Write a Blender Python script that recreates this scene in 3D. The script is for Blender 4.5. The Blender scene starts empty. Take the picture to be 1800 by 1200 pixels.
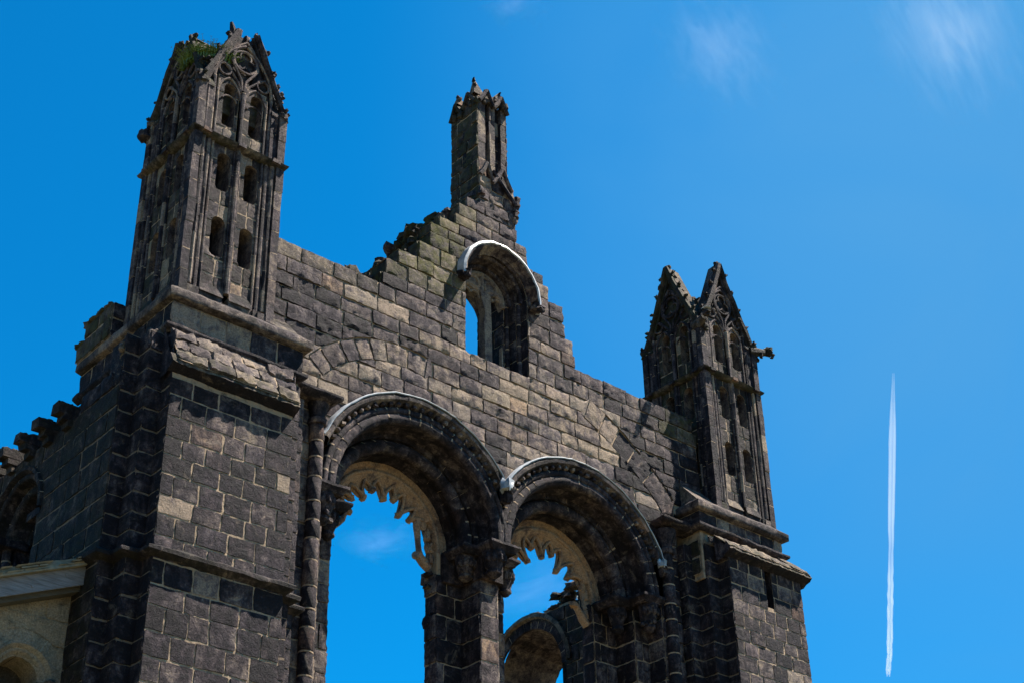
import bpy, math, random
from mathutils import Vector, Matrix, noise
R = math.radians
rnd = random.Random(7)
scn = bpy.context.scene
COL = scn.collection
AX = 17.37                                   # axis of the west front
def M(x): return 2 * AX - x

# ---------------------------------------------------------------- mesh helpers
def nz(p, s=1.0):
    return noise.noise(Vector(p) * s)
class MB:
    """collects faces with a colour (tone, mortar, soot, moss) and builds ONE object"""
    def __init__(s): s.v = []; s.f = []; s.c = []
    def add(s, vs, fs, col):
        b = len(s.v); s.v += [tuple(p) for p in vs]
        for f in fs:
            s.f.append(tuple(i + b for i in f)); s.c.append(col)
    def quad(s, a, b, c, d, col): s.add([a, b, c, d], [(0, 1, 2, 3)], col)
    def build(s, name, mat, parent=None, smooth=False, label=None):
        me = bpy.data.meshes.new(name)
        me.from_pydata(s.v, [], s.f)
        at = me.color_attributes.new('col', 'FLOAT_COLOR', 'CORNER')
        buf = []
        for f, c in zip(s.f, s.c): buf += list(c) * len(f)
        at.data.foreach_set('color', buf)
        me.materials.append(mat)
        if smooth: me.polygons.foreach_set('use_smooth', [True] * len(me.polygons))
        me.update()
        o = bpy.data.objects.new(name, me); COL.objects.link(o)
        if parent is not None:
            o.parent = parent
            o.matrix_parent_inverse = Matrix.Translation(-wloc(parent))
        if label: o['label'] = label
        return o
def wloc(o):
    l = Vector(o.location)
    return l
class F:
    """a face frame: u along the wall, v up, n out of the wall"""
    def __init__(s, P, U, N, V=(0, 0, 1)): s.P = Vector(P); s.U = Vector(U); s.N = Vector(N); s.V = Vector(V)
    def __call__(s, u, v, n=0.0): return s.P + s.U * u + s.V * v + s.N * n
def front(x, y, z=0.0): return F((x, y, z), (1, 0, 0), (0, -1, 0))
def leftf(x, y, z=0.0): return F((x, y, z), (0, -1, 0), (-1, 0, 0))    # u runs towards the viewer
def rightf(x, y, z=0.0): return F((x, y, z), (0, 1, 0), (1, 0, 0))
def backf(x, y, z=0.0): return F((x, y, z), (-1, 0, 0), (0, 1, 0))
def thing(name, label, cat, loc, group=None):
    o = bpy.data.objects.new(name, None); COL.objects.link(o); o.location = loc
    o.empty_display_size = .3
    o['label'] = label; o['category'] = cat
    if group: o['group'] = group
    return o
def tag(o, label, cat, group=None, kind=None):
    if label: o['label'] = label
    if cat: o['category'] = cat
    if group: o['group'] = group
    if kind: o['kind'] = kind
    return o
def sub(name, mb_first, mat, parent, **k): return mb_first.build(name, mat, parent, **k)

MORT = (.5, 1, 0, 0); SHADED_MORT = (.5, .5, .9, 0)  # second mortar is darkened in colour for shaded left faces and strips
def tone(soot, sv=.16, moss=0.0, pale=0.0):  # on left-facing and shaded stone the soot value also holds painted shade
    s = min(1, max(0, rnd.gauss(soot, sv)))
    if rnd.random() < pale: s = rnd.uniform(.0, .2)
    return (rnd.random(), 0, s, moss)

def block(mb, fr, u0, u1, v0, v1, col, proud=.02, warp=None, rough=1.0, cell=.07, jog=1.0):
    """one hewn stone: pillowed, chipped front with skirts sunk behind the mortar"""
    w, h = u1 - u0, v1 - v0
    if w < .03 or h < .03: return
    nx = max(2, round(w / cell)); ny = max(2, round(h / cell))
    c = min(.011, w * .2, h * .2)
    off = rnd.uniform(0, 100); jx = jog
    q_ = .007 * jog; u0 += rnd.uniform(-q_, q_); u1 += rnd.uniform(-q_, q_); v0 += rnd.uniform(-q_, q_); v1 += rnd.uniform(-q_, q_)
    us = [u0, u0 + c] + [u0 + c + (w - 2 * c) * i / nx for i in range(1, nx)] + [u1 - c, u1]
    vs = [v0, v0 + c] + [v0 + c + (h - 2 * c) * i / ny for i in range(1, ny)] + [v1 - c, v1]
    tx, ty, to = rnd.uniform(-.013, .013) * rough, rnd.uniform(-.013, .013) * rough, rnd.uniform(-.004, .014) * rough
    rd = rnd.uniform(.5, 1.5) * rough
    P = []; dead = []
    for j, v in enumerate(vs):
        for i, u in enumerate(us):
            e = min(min(u - u0, u1 - u), min(v - v0, v1 - v))
            edge = i in (0, len(us) - 1) or j in (0, len(vs) - 1)
            uu = u + jx * (.014 * nz((u * 6 + off, v * 6, 3)) + .009 * nz((u * 17 + off, v * 17, 1))); vv = v + jx * (.014 * nz((u * 6, v * 6 + off, 9)) + .009 * nz((u * 17, v * 17 + off, 4)))
            if edge:
                cu = (u - (u0 + u1) / 2) / w * 2; cv = (v - (v0 + v1) / 2) / h * 2
                if abs(cu) > .9 and abs(cv) > .9:
                    uu -= math.copysign(.014, cu); vv -= math.copysign(.014, cv)
            q = fr(u, v, 0)
            n = -.004 if edge else .012 + proud * min(1, rough) * min(1, .3 + e / .05) + to + tx * (u - u0) / w + ty * (v - v0) / h + rd * (
                .018 * nz((u * 6 + off, v * 10, 0)) + .012 * nz((u * 15 + off, v * 22, 5)))
            if not edge: n = max(n, .0135 if e > .012 else .0115)
            d = False
            if warp:
                (uu, vv), d = warp(uu, vv)
            dead.append(d)
            P.append(fr(uu, vv, n))
    W = len(us); fs = []
    for j in range(len(vs) - 1):
        for i in range(W - 1):
            a = j * W + i
            q = (a, a + 1, a + W + 1, a + W)
            if all(dead[k] for k in q): continue
            fs.append(q)
    if fs: mb.add(P, fs, col)

def courses(z0, z1, h=.33, j=.06):
    out = [z0]
    while out[-1] < z1 - h * .6:
        out.append(out[-1] + h + rnd.uniform(-j, j))
    k = (z1 - z0) / (out[-1] - z0) if len(out) > 1 else 1
    if len(out) == 1: return [z0, z1]
    return [z0 + (z - z0) * k for z in out]

def masonry(mb, fr, u0, u1, zs, soot=.6, sv=.16, bw=(.36, .72), gap=.012, warp=None, moss=None, rough=1., pale=0.0, sootf=None, proud=.02, mort=True, ext=(0, 0), mc=MORT):
    for k in range(len(zs) - 1):
        a, b = zs[k], zs[k + 1]
        ua = u0(a, b) if callable(u0) else u0
        ub = u1(a, b) if callable(u1) else u1
        u = ua - ext[0]; first = True
        while u < ub + ext[1] - .02:
            w = rnd.uniform(*bw)
            if first and k % 2 and (ub - ua) > bw[0] * 1.4: w *= .6
            first = False
            e = u + w
            if ub + ext[1] - e < bw[0] * .55: e = ub + ext[1]
            s = sootf((u + e) / 2, (a + b) / 2) if sootf else soot
            m = moss((u + e) / 2, (a + b) / 2) if moss else 0
            g = gap * rnd.uniform(.7, 1.25) / 2
            block(mb, fr, u + (g if u > ua else 0), e - (g if e < ub else 0), a + g, b - g, tone(s, sv, m, pale), proud, warp, rough)
            u = e
    if mort:
        za, zb = zs[0], zs[-1]
        ua = u0 if not callable(u0) else None
        if ua is not None: mb.quad(fr(u0, za, .010), fr(u1, za, .010), fr(u1, zb, .010), fr(u0, zb, .010), mc)

def box(mb, x0, x1, y0, y1, z0, z1, col):
    v = [(x0, y0, z0), (x1, y0, z0), (x1, y1, z0), (x0, y1, z0), (x0, y0, z1), (x1, y0, z1), (x1, y1, z1), (x0, y1, z1)]
    mb.add(v, [(0, 3, 2, 1), (4, 5, 6, 7), (0, 1, 5, 4), (1, 2, 6, 5), (2, 3, 7, 6), (3, 0, 4, 7)], col)

def tube(mb, pts, r, col, sides=7, cap=True, rough=0.0):
    """round bar along a path; r a number or one per point"""
    pts = [Vector(p) for p in pts]; n = len(pts); P = []
    ref = None
    for i, p in enumerate(pts):
        t = (pts[min(n - 1, i + 1)] - pts[max(0, i - 1)]).normalized()
        if ref is None:
            ref = t.orthogonal().normalized()
        ref = (ref - t * ref.dot(t)).normalized(); b = t.cross(ref)
        rr = r[i] if isinstance(r, (list, tuple)) else r
        for k in range(sides):
            a = 2 * math.pi * k / sides
            q = rr * (1 + rough * nz((p.x * 9 + k, p.y * 9, p.z * 9)))
            P.append(p + ref * math.cos(a) * q + b * math.sin(a) * q)
    fs = []
    for i in range(n - 1):
        for k in range(sides):
            a = i * sides + k; c = i * sides + (k + 1) % sides
            fs.append((a, c, c + sides, a + sides))
    if cap:
        fs.append(tuple(range(sides - 1, -1, -1))); fs.append(tuple(range((n - 1) * sides, n * sides)))
    mb.add(P, fs, col)

def shaft(mb, x, y, z0, z1, r, soot=.7, h=.36, sides=12, sv=.15, lean=None):
    """attached round shaft of drums with mortar rings"""
    zs = courses(z0, z1, h, .08)
    for k in range(len(zs) - 1):
        a, b = zs[k] + .009, zs[k + 1] - .009
        rr = r * rnd.uniform(.96, 1.04); c = tone(soot, sv)
        ox, oy = rnd.uniform(-.006, .006), rnd.uniform(-.006, .006)
        prof = [(a, rr * .9), (a + .02, rr), ((a + b) / 2, rr * 1.01), (b - .02, rr), (b, rr * .9)]
        tube(mb, [(x + ox, y + oy, z) for z, _ in prof], [q for _, q in prof], c, sides, True, .10)
        tube(mb, [(x, y, b - .004), (x, y, zs[k + 1] + .013)], r * .985, MORT, sides)

def lump(mb, c, s, col, seed=0, k=9, amp=.35, fr=None):
    """rough carved or broken stone"""
    c = Vector(c); P = []; m = 6
    for j in range(m + 1):
        th = math.pi * j / m
        for i in range(k):
            ph = 2 * math.pi * i / k
            d = Vector((math.sin(th) * math.cos(ph), math.sin(th) * math.sin(ph), math.cos(th)))
            q = .82 + amp * 1.3 * nz((d.x * 1.7 + seed * 3.1, d.y * 1.7, d.z * 1.7)) + amp * .9 * nz((d.x * 4 + seed, d.y * 4, d.z * 4 + 7))
            q /= max(abs(d.x), abs(d.y), abs(d.z)) ** .55
            P.append(c + Vector((d.x * s[0], d.y * s[1], d.z * s[2])) * q)
    fs = []
    for j in range(m):
        for i in range(k):
            a = j * k + i; b = j * k + (i + 1) % k
            fs.append((a, a + k, b + k, b))
    mb.add(P, fs, col)

def sweep_path(mb, path, prof, colf, close=False, rough=.006, nsub=1):
    """profile of (out, up) points swept along a horizontal polyline with mitred corners.
    path: list of (x, y); 'out' is to the right-hand side of travel"""
    pts = [Vector((p[0], p[1], 0)) for p in path]
    full = []
    for i in range(len(pts) - 1):
        L = (pts[i + 1] - pts[i]).length; n = max(1, round(L / .16))
        for k in range(n): full.append((pts[i].lerp(pts[i + 1], k / n), i, k == 0))
    full.append((pts[-1], len(pts) - 2, True))
    def nrm(i):
        d = (pts[i + 1] - pts[i]).normalized(); return Vector((d.y, -d.x, 0))
    rows = []
    for (p, i, corner) in full:
        n = nrm(i)
        if corner and p in pts:
            j = pts.index(p)
            if 0 < j < len(pts) - 1:
                a, b = nrm(j - 1), nrm(j); n = (a + b) / (1 + a.dot(b))
            elif close and j in (0, len(pts) - 1):
                a, b = nrm(len(pts) - 2), nrm(0); n = (a + b) / (1 + a.dot(b))
        row = []
        for (o, z) in prof:
            q = p + n * o + Vector((0, 0, z))
            row.append(q + Vector((nz(q * 7), nz(q * 7 + Vector((5, 0, 0))), nz(q * 9 + Vector((0, 5, 0))))) * rough * 1.6)
        rows.append(row)
    m = len(prof)
    L = 0; col = colf()
    nxt = rnd.uniform(.4, .9)
    for i in range(len(rows) - 1):
        L += (rows[i + 1][0] - rows[i][0]).length
        for k in range(m - 1):
            mb.quad(rows[i][k], rows[i + 1][k], rows[i + 1][k + 1], rows[i][k + 1], col)
        if L > nxt:
            L = 0; col = colf(); nxt = rnd.uniform(.4, .9)
    mb.add(rows[0], [tuple(range(m))], col); mb.add(rows[-1], [tuple(range(m - 1, -1, -1))], col)

def arc_sweep(mb, cx, cz, prof, a0, a1, nv, colf, clampx=None, rough=.008, joint=.008, step=3, mort=True):
    """ring of voussoirs: profile (r, y, soot shift) swept round an arch, pale joints between"""
    n = len(prof)
    def row(a, dr=0.0):
        out = []
        for (r, y, *_x) in prof:
            x = cx + (r + dr) * math.cos(a); z = cz + (r + dr) * math.sin(a)
            if clampx:
                x = min(x, clampx[1]); x = max(x, clampx[0])
            p = Vector((x, y, z))
            out.append(p + Vector((nz(p * 8), nz(p * 8 + Vector((3, 0, 0))), nz(p * 8 + Vector((0, 3, 0))))) * rough)
        return out
    da = (a1 - a0) / nv
    for k in range(nv):
        g = joint / prof[0][0]
        s, e = a0 + da * k + g, a0 + da * (k + 1) - g
        rows = [row(s + (e - s) * i / step) for i in range(step + 1)]
        jit = Vector((rnd.uniform(-.006, .006), rnd.uniform(-.006, .006), rnd.uniform(-.006, .006)))
        rows = [[p + jit for p in r_] for r_ in rows]
        cs = None
        for q in range(n - 1):
            if cs is None or (len(prof[q]) > 3 and prof[q][3]): cs = colf()
            sh = prof[q][2] if len(prof[q]) > 2 else 0
            c = (cs[0], 0, min(1, max(0, cs[2] + sh)), cs[3])
            for i in range(step):
                mb.quad(rows[i][q], rows[i][q + 1], rows[i + 1][q + 1], rows[i + 1][q], c)
        if mort and k < nv - 1:
            A = row(e - g * .2, .006); B = row(e + 2.2 * g, .006)
            for q in range(n - 1): mb.quad(A[q], A[q + 1], B[q + 1], B[q], (.4, .95, .3, 0))

def prism(mb, fr, poly, n0, n1, col, rough=.01):
    """polygon in (u, v) extruded from n0 (back) to n1 (front)"""
    k = len(poly)
    a = [fr(u, v, n1) for u, v in poly]; b = [fr(u, v, n0) for u, v in poly]
    a = [p + Vector((nz(p * 6), nz(p * 6 + Vector((3, 0, 0))), nz(p * 6 + Vector((0, 3, 0))))) * rough for p in a]
    mb.add(a + b, [tuple(range(k)), tuple(range(2 * k - 1, k - 1, -1))] + [(i, k + i, k + (i + 1) % k, (i + 1) % k) for i in range(k)], col)

def pointed(uc, w, v0, v1, n=5, acute=1.0):
    """outline of a lancet opening, counter-clockwise from bottom left"""
    h = w / 2; vs = v1 - w * .86 * acute
    pts = [(uc - h, v0), (uc + h, v0)]
    for i in range(n + 1):
        a = i / n * math.pi / 3
        pts.append((uc - h + w * math.cos(a), vs + w * math.sin(a) * acute))
    for i in range(n - 1, -1, -1):
        a = i / n * math.pi / 3
        pts.append((uc + h - w * math.cos(a), vs + w * math.sin(a) * acute))
    return pts
def rounded(uc, w, v0, v1, n=10):
    h = w / 2; vs = v1 - h
    return [(uc - h, v0), (uc + h, v0)] + [(uc + h * math.cos(math.pi * i / n), vs + h * math.sin(math.pi * i / n)) for i in range(n + 1)]
def panel(mb, fr, rect, outline, n_rect, n_open, depth, colf, colin):
    """wall panel with an opening, splayed from the rectangle to the opening, plus the reveal"""
    u0, u1, v0, v1 = rect
    P = [];
    o = outline
    # refine straight sides
    ref = []
    for i in range(len(o)):
        a, b = o[i], o[(i + 1) % len(o)]
        L = math.hypot(b[0] - a[0], b[1] - a[1]); m = max(1, int(L / .12))
        for k in range(m): ref.append((a[0] + (b[0] - a[0]) * k / m, a[1] + (b[1] - a[1]) * k / m))
    o = ref
    uc = sum(p[0] for p in o) / len(o)
    va, vb = min(p[1] for p in o), max(p[1] for p in o)
    outer = []
    for (u, v) in o:
        t = (v - va) / (vb - va)
        du = u - uc; w = max(abs(p[0] - uc) for p in o)
        if v < va + 1e-4: q = (u0 + (u1 - u0) * ((u - uc) / w * .5 + .5), v0)
        elif abs(du) > w * .8: q = (u1 if du > 0 else u0, v0 + (v1 - v0) * t)
        else: q = (u0 + (u1 - u0) * ((u - uc) / (w * .8) * .5 + .5), v1)
        outer.append(q)
    # make sure the rectangle's corners are hit
    for cu, cv in ((u0, v0), (u1, v0), (u1, v1), (u0, v1)):
        k = min(range(len(outer)), key=lambda i: (outer[i][0] - cu) ** 2 + (outer[i][1] - cv) ** 2)
        outer[k] = (cu, cv)
    k = len(o)
    def jit(p): return p + Vector((nz(p * 6), nz(p * 6 + Vector((3, 0, 0))), nz(p * 6 + Vector((0, 3, 0))))) * .008
    A = [jit(fr(u, v, n_rect)) for u, v in outer]
    Bm = [jit(fr((u + 2 * a) / 3, (v + 2 * b) / 3, n_open + (n_rect - n_open) * .22)) for (u, v), (a, b) in zip(outer, o)]
    B = [jit(fr(u, v, n_open)) for u, v in o]; Cc = [fr(u, v, n_open - depth) for u, v in o]
    cc = {}
    for i in range(k):
        j = (i + 1) % k
        key = (int((outer[i][1] - v0) / .37), outer[i][0] > uc)
        if key not in cc: cc[key] = colf()
        mb.quad(A[i], A[j], Bm[j], Bm[i], cc[key]); mb.quad(Bm[i], Bm[j], B[j], B[i], cc[key])
        mb.quad(B[i], B[j], Cc[j], Cc[i], colin)

def bay(mb, fr, rect, uc, w, v0, v1, n, depth, soot, moss=0, pt=False):
    """flat bay of small stones round an arched light, with its reveal"""
    h = w / 2; vs = v1 - h; f2 = F(fr.P + fr.N * n, fr.U, fr.N)
    def wp(u, v):
        if v > vs:
            d = math.hypot(u - uc, v - vs)
            if d < h:
                k = h / max(d, .004); return (uc + (u - uc) * k, vs + (v - vs) * k), True
        elif abs(u - uc) < h and v > v0:
            if v - v0 < h - abs(u - uc): return (u, v0), True
            return (uc + math.copysign(h, u - uc), v), True
        return (u, v), False
    zs = courses(rect[2], rect[3], .36, .07)
    for k in range(len(zs) - 1):
        b0, b1 = zs[k], zs[k + 1]
        cut = [rect[0], rect[1]] if not (b1 > v0 and b0 < v1) else [rect[0], uc + rnd.uniform(-.02, .02), rect[1]]
        if len(cut) == 2 and rnd.random() < .6: cut = [rect[0], rect[0] + (rect[1] - rect[0]) * rnd.uniform(.35, .65), rect[1]]
        for i in range(len(cut) - 1): block(mb, f2, cut[i] + .006, cut[i + 1] - .006, b0 + .007, b1 - .007, tone(soot, .22, moss, .10), .012, wp, .5, .045, .8)
    bed(mb, f2, rect[0], rect[1], rect[2], rect[3], wp, cell=.045)
    o = rounded(uc, w, v0, v1, 8)
    for i in range(len(o)):
        p, q = o[i], o[(i + 1) % len(o)]
        mb.quad(f2(*p, .012), f2(*q, .012), f2(*q, -depth), f2(*p, -depth), (rnd.random(), 0, .45, 0))
def ring_mould(mb, cx, cy, hw, prof, colf, rough=.007):
    """moulding round a square turret; prof (out from half width, z)"""
    p = [(cx - hw, cy + hw), (cx - hw, cy - hw), (cx + hw, cy - hw), (cx + hw, cy + hw), (cx - hw, cy + hw)]
    # travel so that 'right' is outward: reverse order gives outward on the right
    p = [(cx - hw, cy - hw), (cx + hw, cy - hw), (cx + hw, cy + hw), (cx - hw, cy + hw), (cx - hw, cy - hw)]
    sweep_path(mb, p, prof, colf, close=True, rough=rough)

# ---------------------------------------------------------------- materials
class NT:
    def __init__(s, mat):
        mat.use_nodes = True; s.t = mat.node_tree; s.t.nodes.clear()
    def n(s, typ, **k):
        nd = s.t.nodes.new(typ)
        for a, b in k.items(): setattr(nd, a, b)
        return nd
    def l(s, a, b): s.t.links.new(a, b)
    def math(s, op, a, b=None, c=None):
        nd = s.n('ShaderNodeMath', operation=op)
        for i, x in enumerate((a, b, c)):
            if x is None: continue
            if isinstance(x, (int, float)): nd.inputs[i].default_value = x
            else: s.l(x, nd.inputs[i])
        return nd.outputs[0]
    def mix(s, f, a, b):
        nd = s.n('ShaderNodeMix', data_type='RGBA')
        for i, x in ((0, f), (6, a), (7, b)):
            if isinstance(x, (int, float)): nd.inputs[i].default_value = x
            elif isinstance(x, tuple): nd.inputs[i].default_value = (*x, 1)
            else: s.l(x, nd.inputs[i])
        return nd.outputs[2]
    def noise(s, co, scale, detail=6, rough=.6, dist=0.0):
        nd = s.n('ShaderNodeTexNoise'); nd.inputs['Scale'].default_value = scale; nd.inputs['Detail'].default_value = detail
        nd.inputs['Roughness'].default_value = rough; nd.inputs['Distortion'].default_value = dist
        if co is not None: s.l(co, nd.inputs['Vector'])
        return nd.outputs['Fac']
    def ramp(s, f, stops):
        nd = s.n('ShaderNodeValToRGB'); el = nd.color_ramp.elements
        while len(el) > 1: el.remove(el[-1])
        el[0].position = stops[0][0]; el[0].color = (*stops[0][1], 1)
        for p, c in stops[1:]:
            e = el.new(p); e.color = (*c, 1)
        if isinstance(f, (int, float)): nd.inputs[0].default_value = f
        else: s.l(f, nd.inputs[0])
        return nd.outputs[0]
    def maprange(s, f, a, b, c=0., d=1.):
        nd = s.n('ShaderNodeMapRange'); s.l(f, nd.inputs[0])
        for i, x in enumerate((a, b, c, d)): nd.inputs[i + 1].default_value = x
        return nd.outputs[0]

def stone_material(name, tan=(.228, .183, .142), mid=(.097, .080, .080), dark=(.0335, .0268, .0325), black=(.0086, .0072, .0105), mossc=(.105, .098, .024), mortar=(.315, .230, .160)):
    m = bpy.data.materials.new(name); t = NT(m)
    co = t.n('ShaderNodeTexCoord').outputs['Object']
    at = t.n('ShaderNodeAttribute', attribute_name='col')
    sep = t.n('ShaderNodeSeparateColor'); t.l(at.outputs['Color'], sep.inputs[0])
    r_, mo, so, al = sep.outputs[0], sep.outputs[1], sep.outputs[2], at.outputs['Alpha']
    big = t.noise(co, 1.1, 4, .55, .3); med = t.noise(co, 4.5, 8, .68, .6); fine = t.noise(co, 15, 9, .8, .4); grit = t.noise(co, 34, 6, .8)
    # stains run down: stretched noise
    mp = t.n('ShaderNodeMapping'); t.l(co, mp.inputs[0]); mp.inputs['Scale'].default_value = (7, 7, 1.6)
    run = t.noise(mp.outputs[0], 1.0, 5, .6)
    s = t.math('ADD', so, t.math('MULTIPLY', t.math('SUBTRACT', med, .52), 2.1))
    s = t.math('ADD', s, t.math('MULTIPLY', t.math('SUBTRACT', big, .5), .8))
    s = t.math('ADD', s, t.math('MULTIPLY', t.math('SUBTRACT', run, .5), 1.1))
    s = t.math('ADD', s, t.math('MULTIPLY', t.math('SUBTRACT', fine, .5), 1.2))
    base = t.ramp(s, [(0, tan), (.38, mid), (.68, dark), (.98, black)])
    # per-stone tint: purplish, greenish, rusty
    tint = t.ramp(r_, [(0, (1.03, .96, .98)), (.35, (1.06, 1.0, .93)), (.65, (.90, .88, .93)), (.95, (1.0, .97, .93)), (1, (1.35, 1.0, .76))])
    mul = t.n('ShaderNodeMix', data_type='RGBA', blend_type='MULTIPLY'); mul.inputs[0].default_value = 1
    t.l(base, mul.inputs[6]); t.l(tint, mul.inputs[7]); base = mul.outputs[2]
    # pale lichen and scars
    sc = t.maprange(t.noise(co, 5.5, 8, .72, 1.0), .56, .70)
    sc = t.math('MULTIPLY', sc, t.maprange(so, .25, .85, .92, .12))
    base = t.mix(sc, base, (.225, .19, .158))
    sp = t.math('MULTIPLY', t.maprange(t.noise(co, 2.9, 8, .7, .9), .60, .655), .38)
    base = t.mix(sp, base, (.165, .126, .098))
    gr = t.maprange(grit, .32, .68, .4, 1.6)
    mg = t.n('ShaderNodeMix', data_type='RGBA', blend_type='MULTIPLY'); mg.inputs[0].default_value = .9
    t.l(base, mg.inputs[6]); t.l(gr, mg.inputs[7]); base = mg.outputs[2]
    # mortar
    mcol = t.mix(t.maprange(t.noise(co, 5.5, 6, .7), .5, .72), mortar, (.058, .046, .038))
    mm = t.math('MULTIPLY', mo, t.maprange(t.noise(co, 16, 5, .7), .25, .38))
    base = t.mix(mm, base, mcol)
    # moss
    mf = t.math('MULTIPLY', t.maprange(t.noise(co, 6, 7, .7, .5), .36, .60), al)
    mc = t.mix(fine, (.04, .04, .009), mossc)
    base = t.mix(t.math('MULTIPLY', mf, .9), base, mc)
    bs = t.n('ShaderNodeBsdfPrincipled'); t.l(base, bs.inputs['Base Color'])
    t.l(t.maprange(s, .45, 1.0, .95, .8), bs.inputs['Roughness']); bs.inputs['Specular IOR Level'].default_value = .14
    h = t.math('ADD', t.math('MULTIPLY', fine, .55), t.math('MULTIPLY', med, .8))
    h = t.math('ADD', h, t.math('MULTIPLY', grit, .22))
    bp = t.n('ShaderNodeBump'); bp.inputs['Strength'].default_value = .9; bp.inputs['Distance'].default_value = .075
    t.l(h, bp.inputs['Height']); t.l(bp.outputs[0], bs.inputs['Normal'])
    o = t.n('ShaderNodeOutputMaterial'); t.l(bs.outputs[0], o.inputs[0])
    return m
STONE = stone_material('weathered_gritstone')
PALE = stone_material('new_sandstone', tan=(.25, .21, .155), mid=(.175, .155, .12), dark=(.10, .088, .07), black=(.05, .043, .036), mortar=(.29, .27, .22))
def simple_mat(name, cola, colb, scale, rough=.6, metal=0., bump=.3, stretch=None, spec=.5):
    m = bpy.data.materials.new(name); t = NT(m)
    co = t.n('ShaderNodeTexCoord').outputs['Object']
    if stretch:
        mp = t.n('ShaderNodeMapping'); t.l(co, mp.inputs[0]); mp.inputs['Scale'].default_value = stretch; co = mp.outputs[0]
    n1 = t.noise(co, scale, 8, .65, .4)
    c = t.mix(t.maprange(n1, .3, .7), cola, colb)
    bs = t.n('ShaderNodeBsdfPrincipled'); t.l(c, bs.inputs['Base Color'])
    bs.inputs['Roughness'].default_value = rough; bs.inputs['Metallic'].default_value = metal
    bs.inputs['Specular IOR Level'].default_value = spec
    bp = t.n('ShaderNodeBump'); bp.inputs['Strength'].default_value = bump; bp.inputs['Distance'].default_value = .02
    t.l(n1, bp.inputs['Height']); t.l(bp.outputs[0], bs.inputs['Normal'])
    o = t.n('ShaderNodeOutputMaterial'); t.l(bs.outputs[0], o.inputs[0])
    return m
LEAD = simple_mat('lead_sheet', (.36, .375, .40), (.18, .19, .21), 5.5, .42, .0, .7)
WOOD = simple_mat('grey_timber', (.19, .185, .20), (.065, .058, .057), 3, .8, 0, .5, (1.2, 8, 14))
SLATE = simple_mat('stone_slate', (.21, .18, .13), (.085, .078, .056), 7, .9, 0, .6)
LEAF = simple_mat('fern_leaf', (.095, .155, .024), (.03, .06, .009), 14, .6, 0, .2)
STRAW = simple_mat('dry_grass', (.22, .18, .08), (.10, .11, .035), 14, .8, 0, .2)
GRASS = simple_mat('lawn', (.075, .08, .03), (.15, .12, .068), .35, .95, 0, .3)

exec_parts = []
# smoother build: weld and mark sharp edges
import bmesh
def world_of(p):
    l = Vector((0, 0, 0))
    while p is not None:
        l += Vector(p.location)
        if p.parent: l += p.matrix_parent_inverse.translation
        p = p.parent
    return l
def _build(s, name, mat, parent=None, smooth=True, label=None, ang=42, weld=True):
    me = bpy.data.meshes.new(name)
    me.from_pydata(s.v, [], s.f)
    at = me.color_attributes.new('col', 'FLOAT_COLOR', 'CORNER')
    buf = []
    for f, c in zip(s.f, s.c): buf += list(c) * len(f)
    at.data.foreach_set('color', buf)
    if weld:
        bm = bmesh.new(); bm.from_mesh(me)
        bmesh.ops.remove_doubles(bm, verts=bm.verts, dist=.0004)
        bmesh.ops.dissolve_degenerate(bm, dist=.0003, edges=bm.edges)
        bmesh.ops.recalc_face_normals(bm, faces=bm.faces) if smooth == 'recalc' else None
        bm.to_mesh(me); bm.free()
    me.materials.append(mat)
    if smooth:
        me.polygons.foreach_set('use_smooth', [True] * len(me.polygons))
        me.set_sharp_from_angle(angle=R(ang))
    me.update()
    o = bpy.data.objects.new(name, me); COL.objects.link(o)
    if parent is not None:
        o.parent = parent
        o.matrix_parent_inverse = Matrix.Translation(-world_of(parent))
    if label: o['label'] = label
    return o
MB.build = _build

# =============================================================== THE WEST FRONT
front_o = thing('ruined_abbey_front', 'soot-black ruined abbey front with stepped gable, two round-arched windows and corner turrets', 'ruin', (AX, 0, 0))
ZS = 13.87; C1 = 15.44; C2 = 19.30; RH = 2.27
GC, GZ, GS, GW = 17.30, 19.40, 17.62, .80           # gable window: centre, springing, sill, half width

def in_ring(u, v, c, z, r0, r1, a0, a1):
    d = math.hypot(u - c, v - z)
    if not r0 < d < r1: return None
    a = math.degrees(math.atan2(v - z, u - c))
    if not a0 < a < a1: return None
    r = r0 if d - r0 < r1 - d else r1
    return (c + (u - c) * r / d, z + (v - z) * r / d)
RINGS = [(15.10, 14.40, 2.32, 2.76, 78, 140), (AX, 11.97, 5.70, 6.22, 42, 68)]
def wall_warp(u, v, rings=True):
    d_ = False
    if rings:
        for rg in RINGS:
            q = in_ring(u, v, *rg)
            if q: (u, v) = q; d_ = True
    for c in (C1, C2):
        if v > ZS - .4:
            d = math.hypot(u - c, v - ZS)
            if d < 2.23:
                k = 2.23 / max(d, .01); return (c + (u - c) * k, ZS + (v - ZS) * k), True
    if v > GS - .02:
        if v >= GZ:
            d = math.hypot(u - GC, v - GZ)
            if d < GW:
                k = GW / max(d, .01); return (GC + (u - GC) * k, GZ + (v - GZ) * k), True
        elif abs(u - GC) < GW:
            a = GW - abs(u - GC); b = v - GS
            if b < a: return (u, GS), True
            return (GC + math.copysign(GW, u - GC), v), True
    return (u, v), d_
def core_warp(u, v): return wall_warp(u, v, False)

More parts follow.
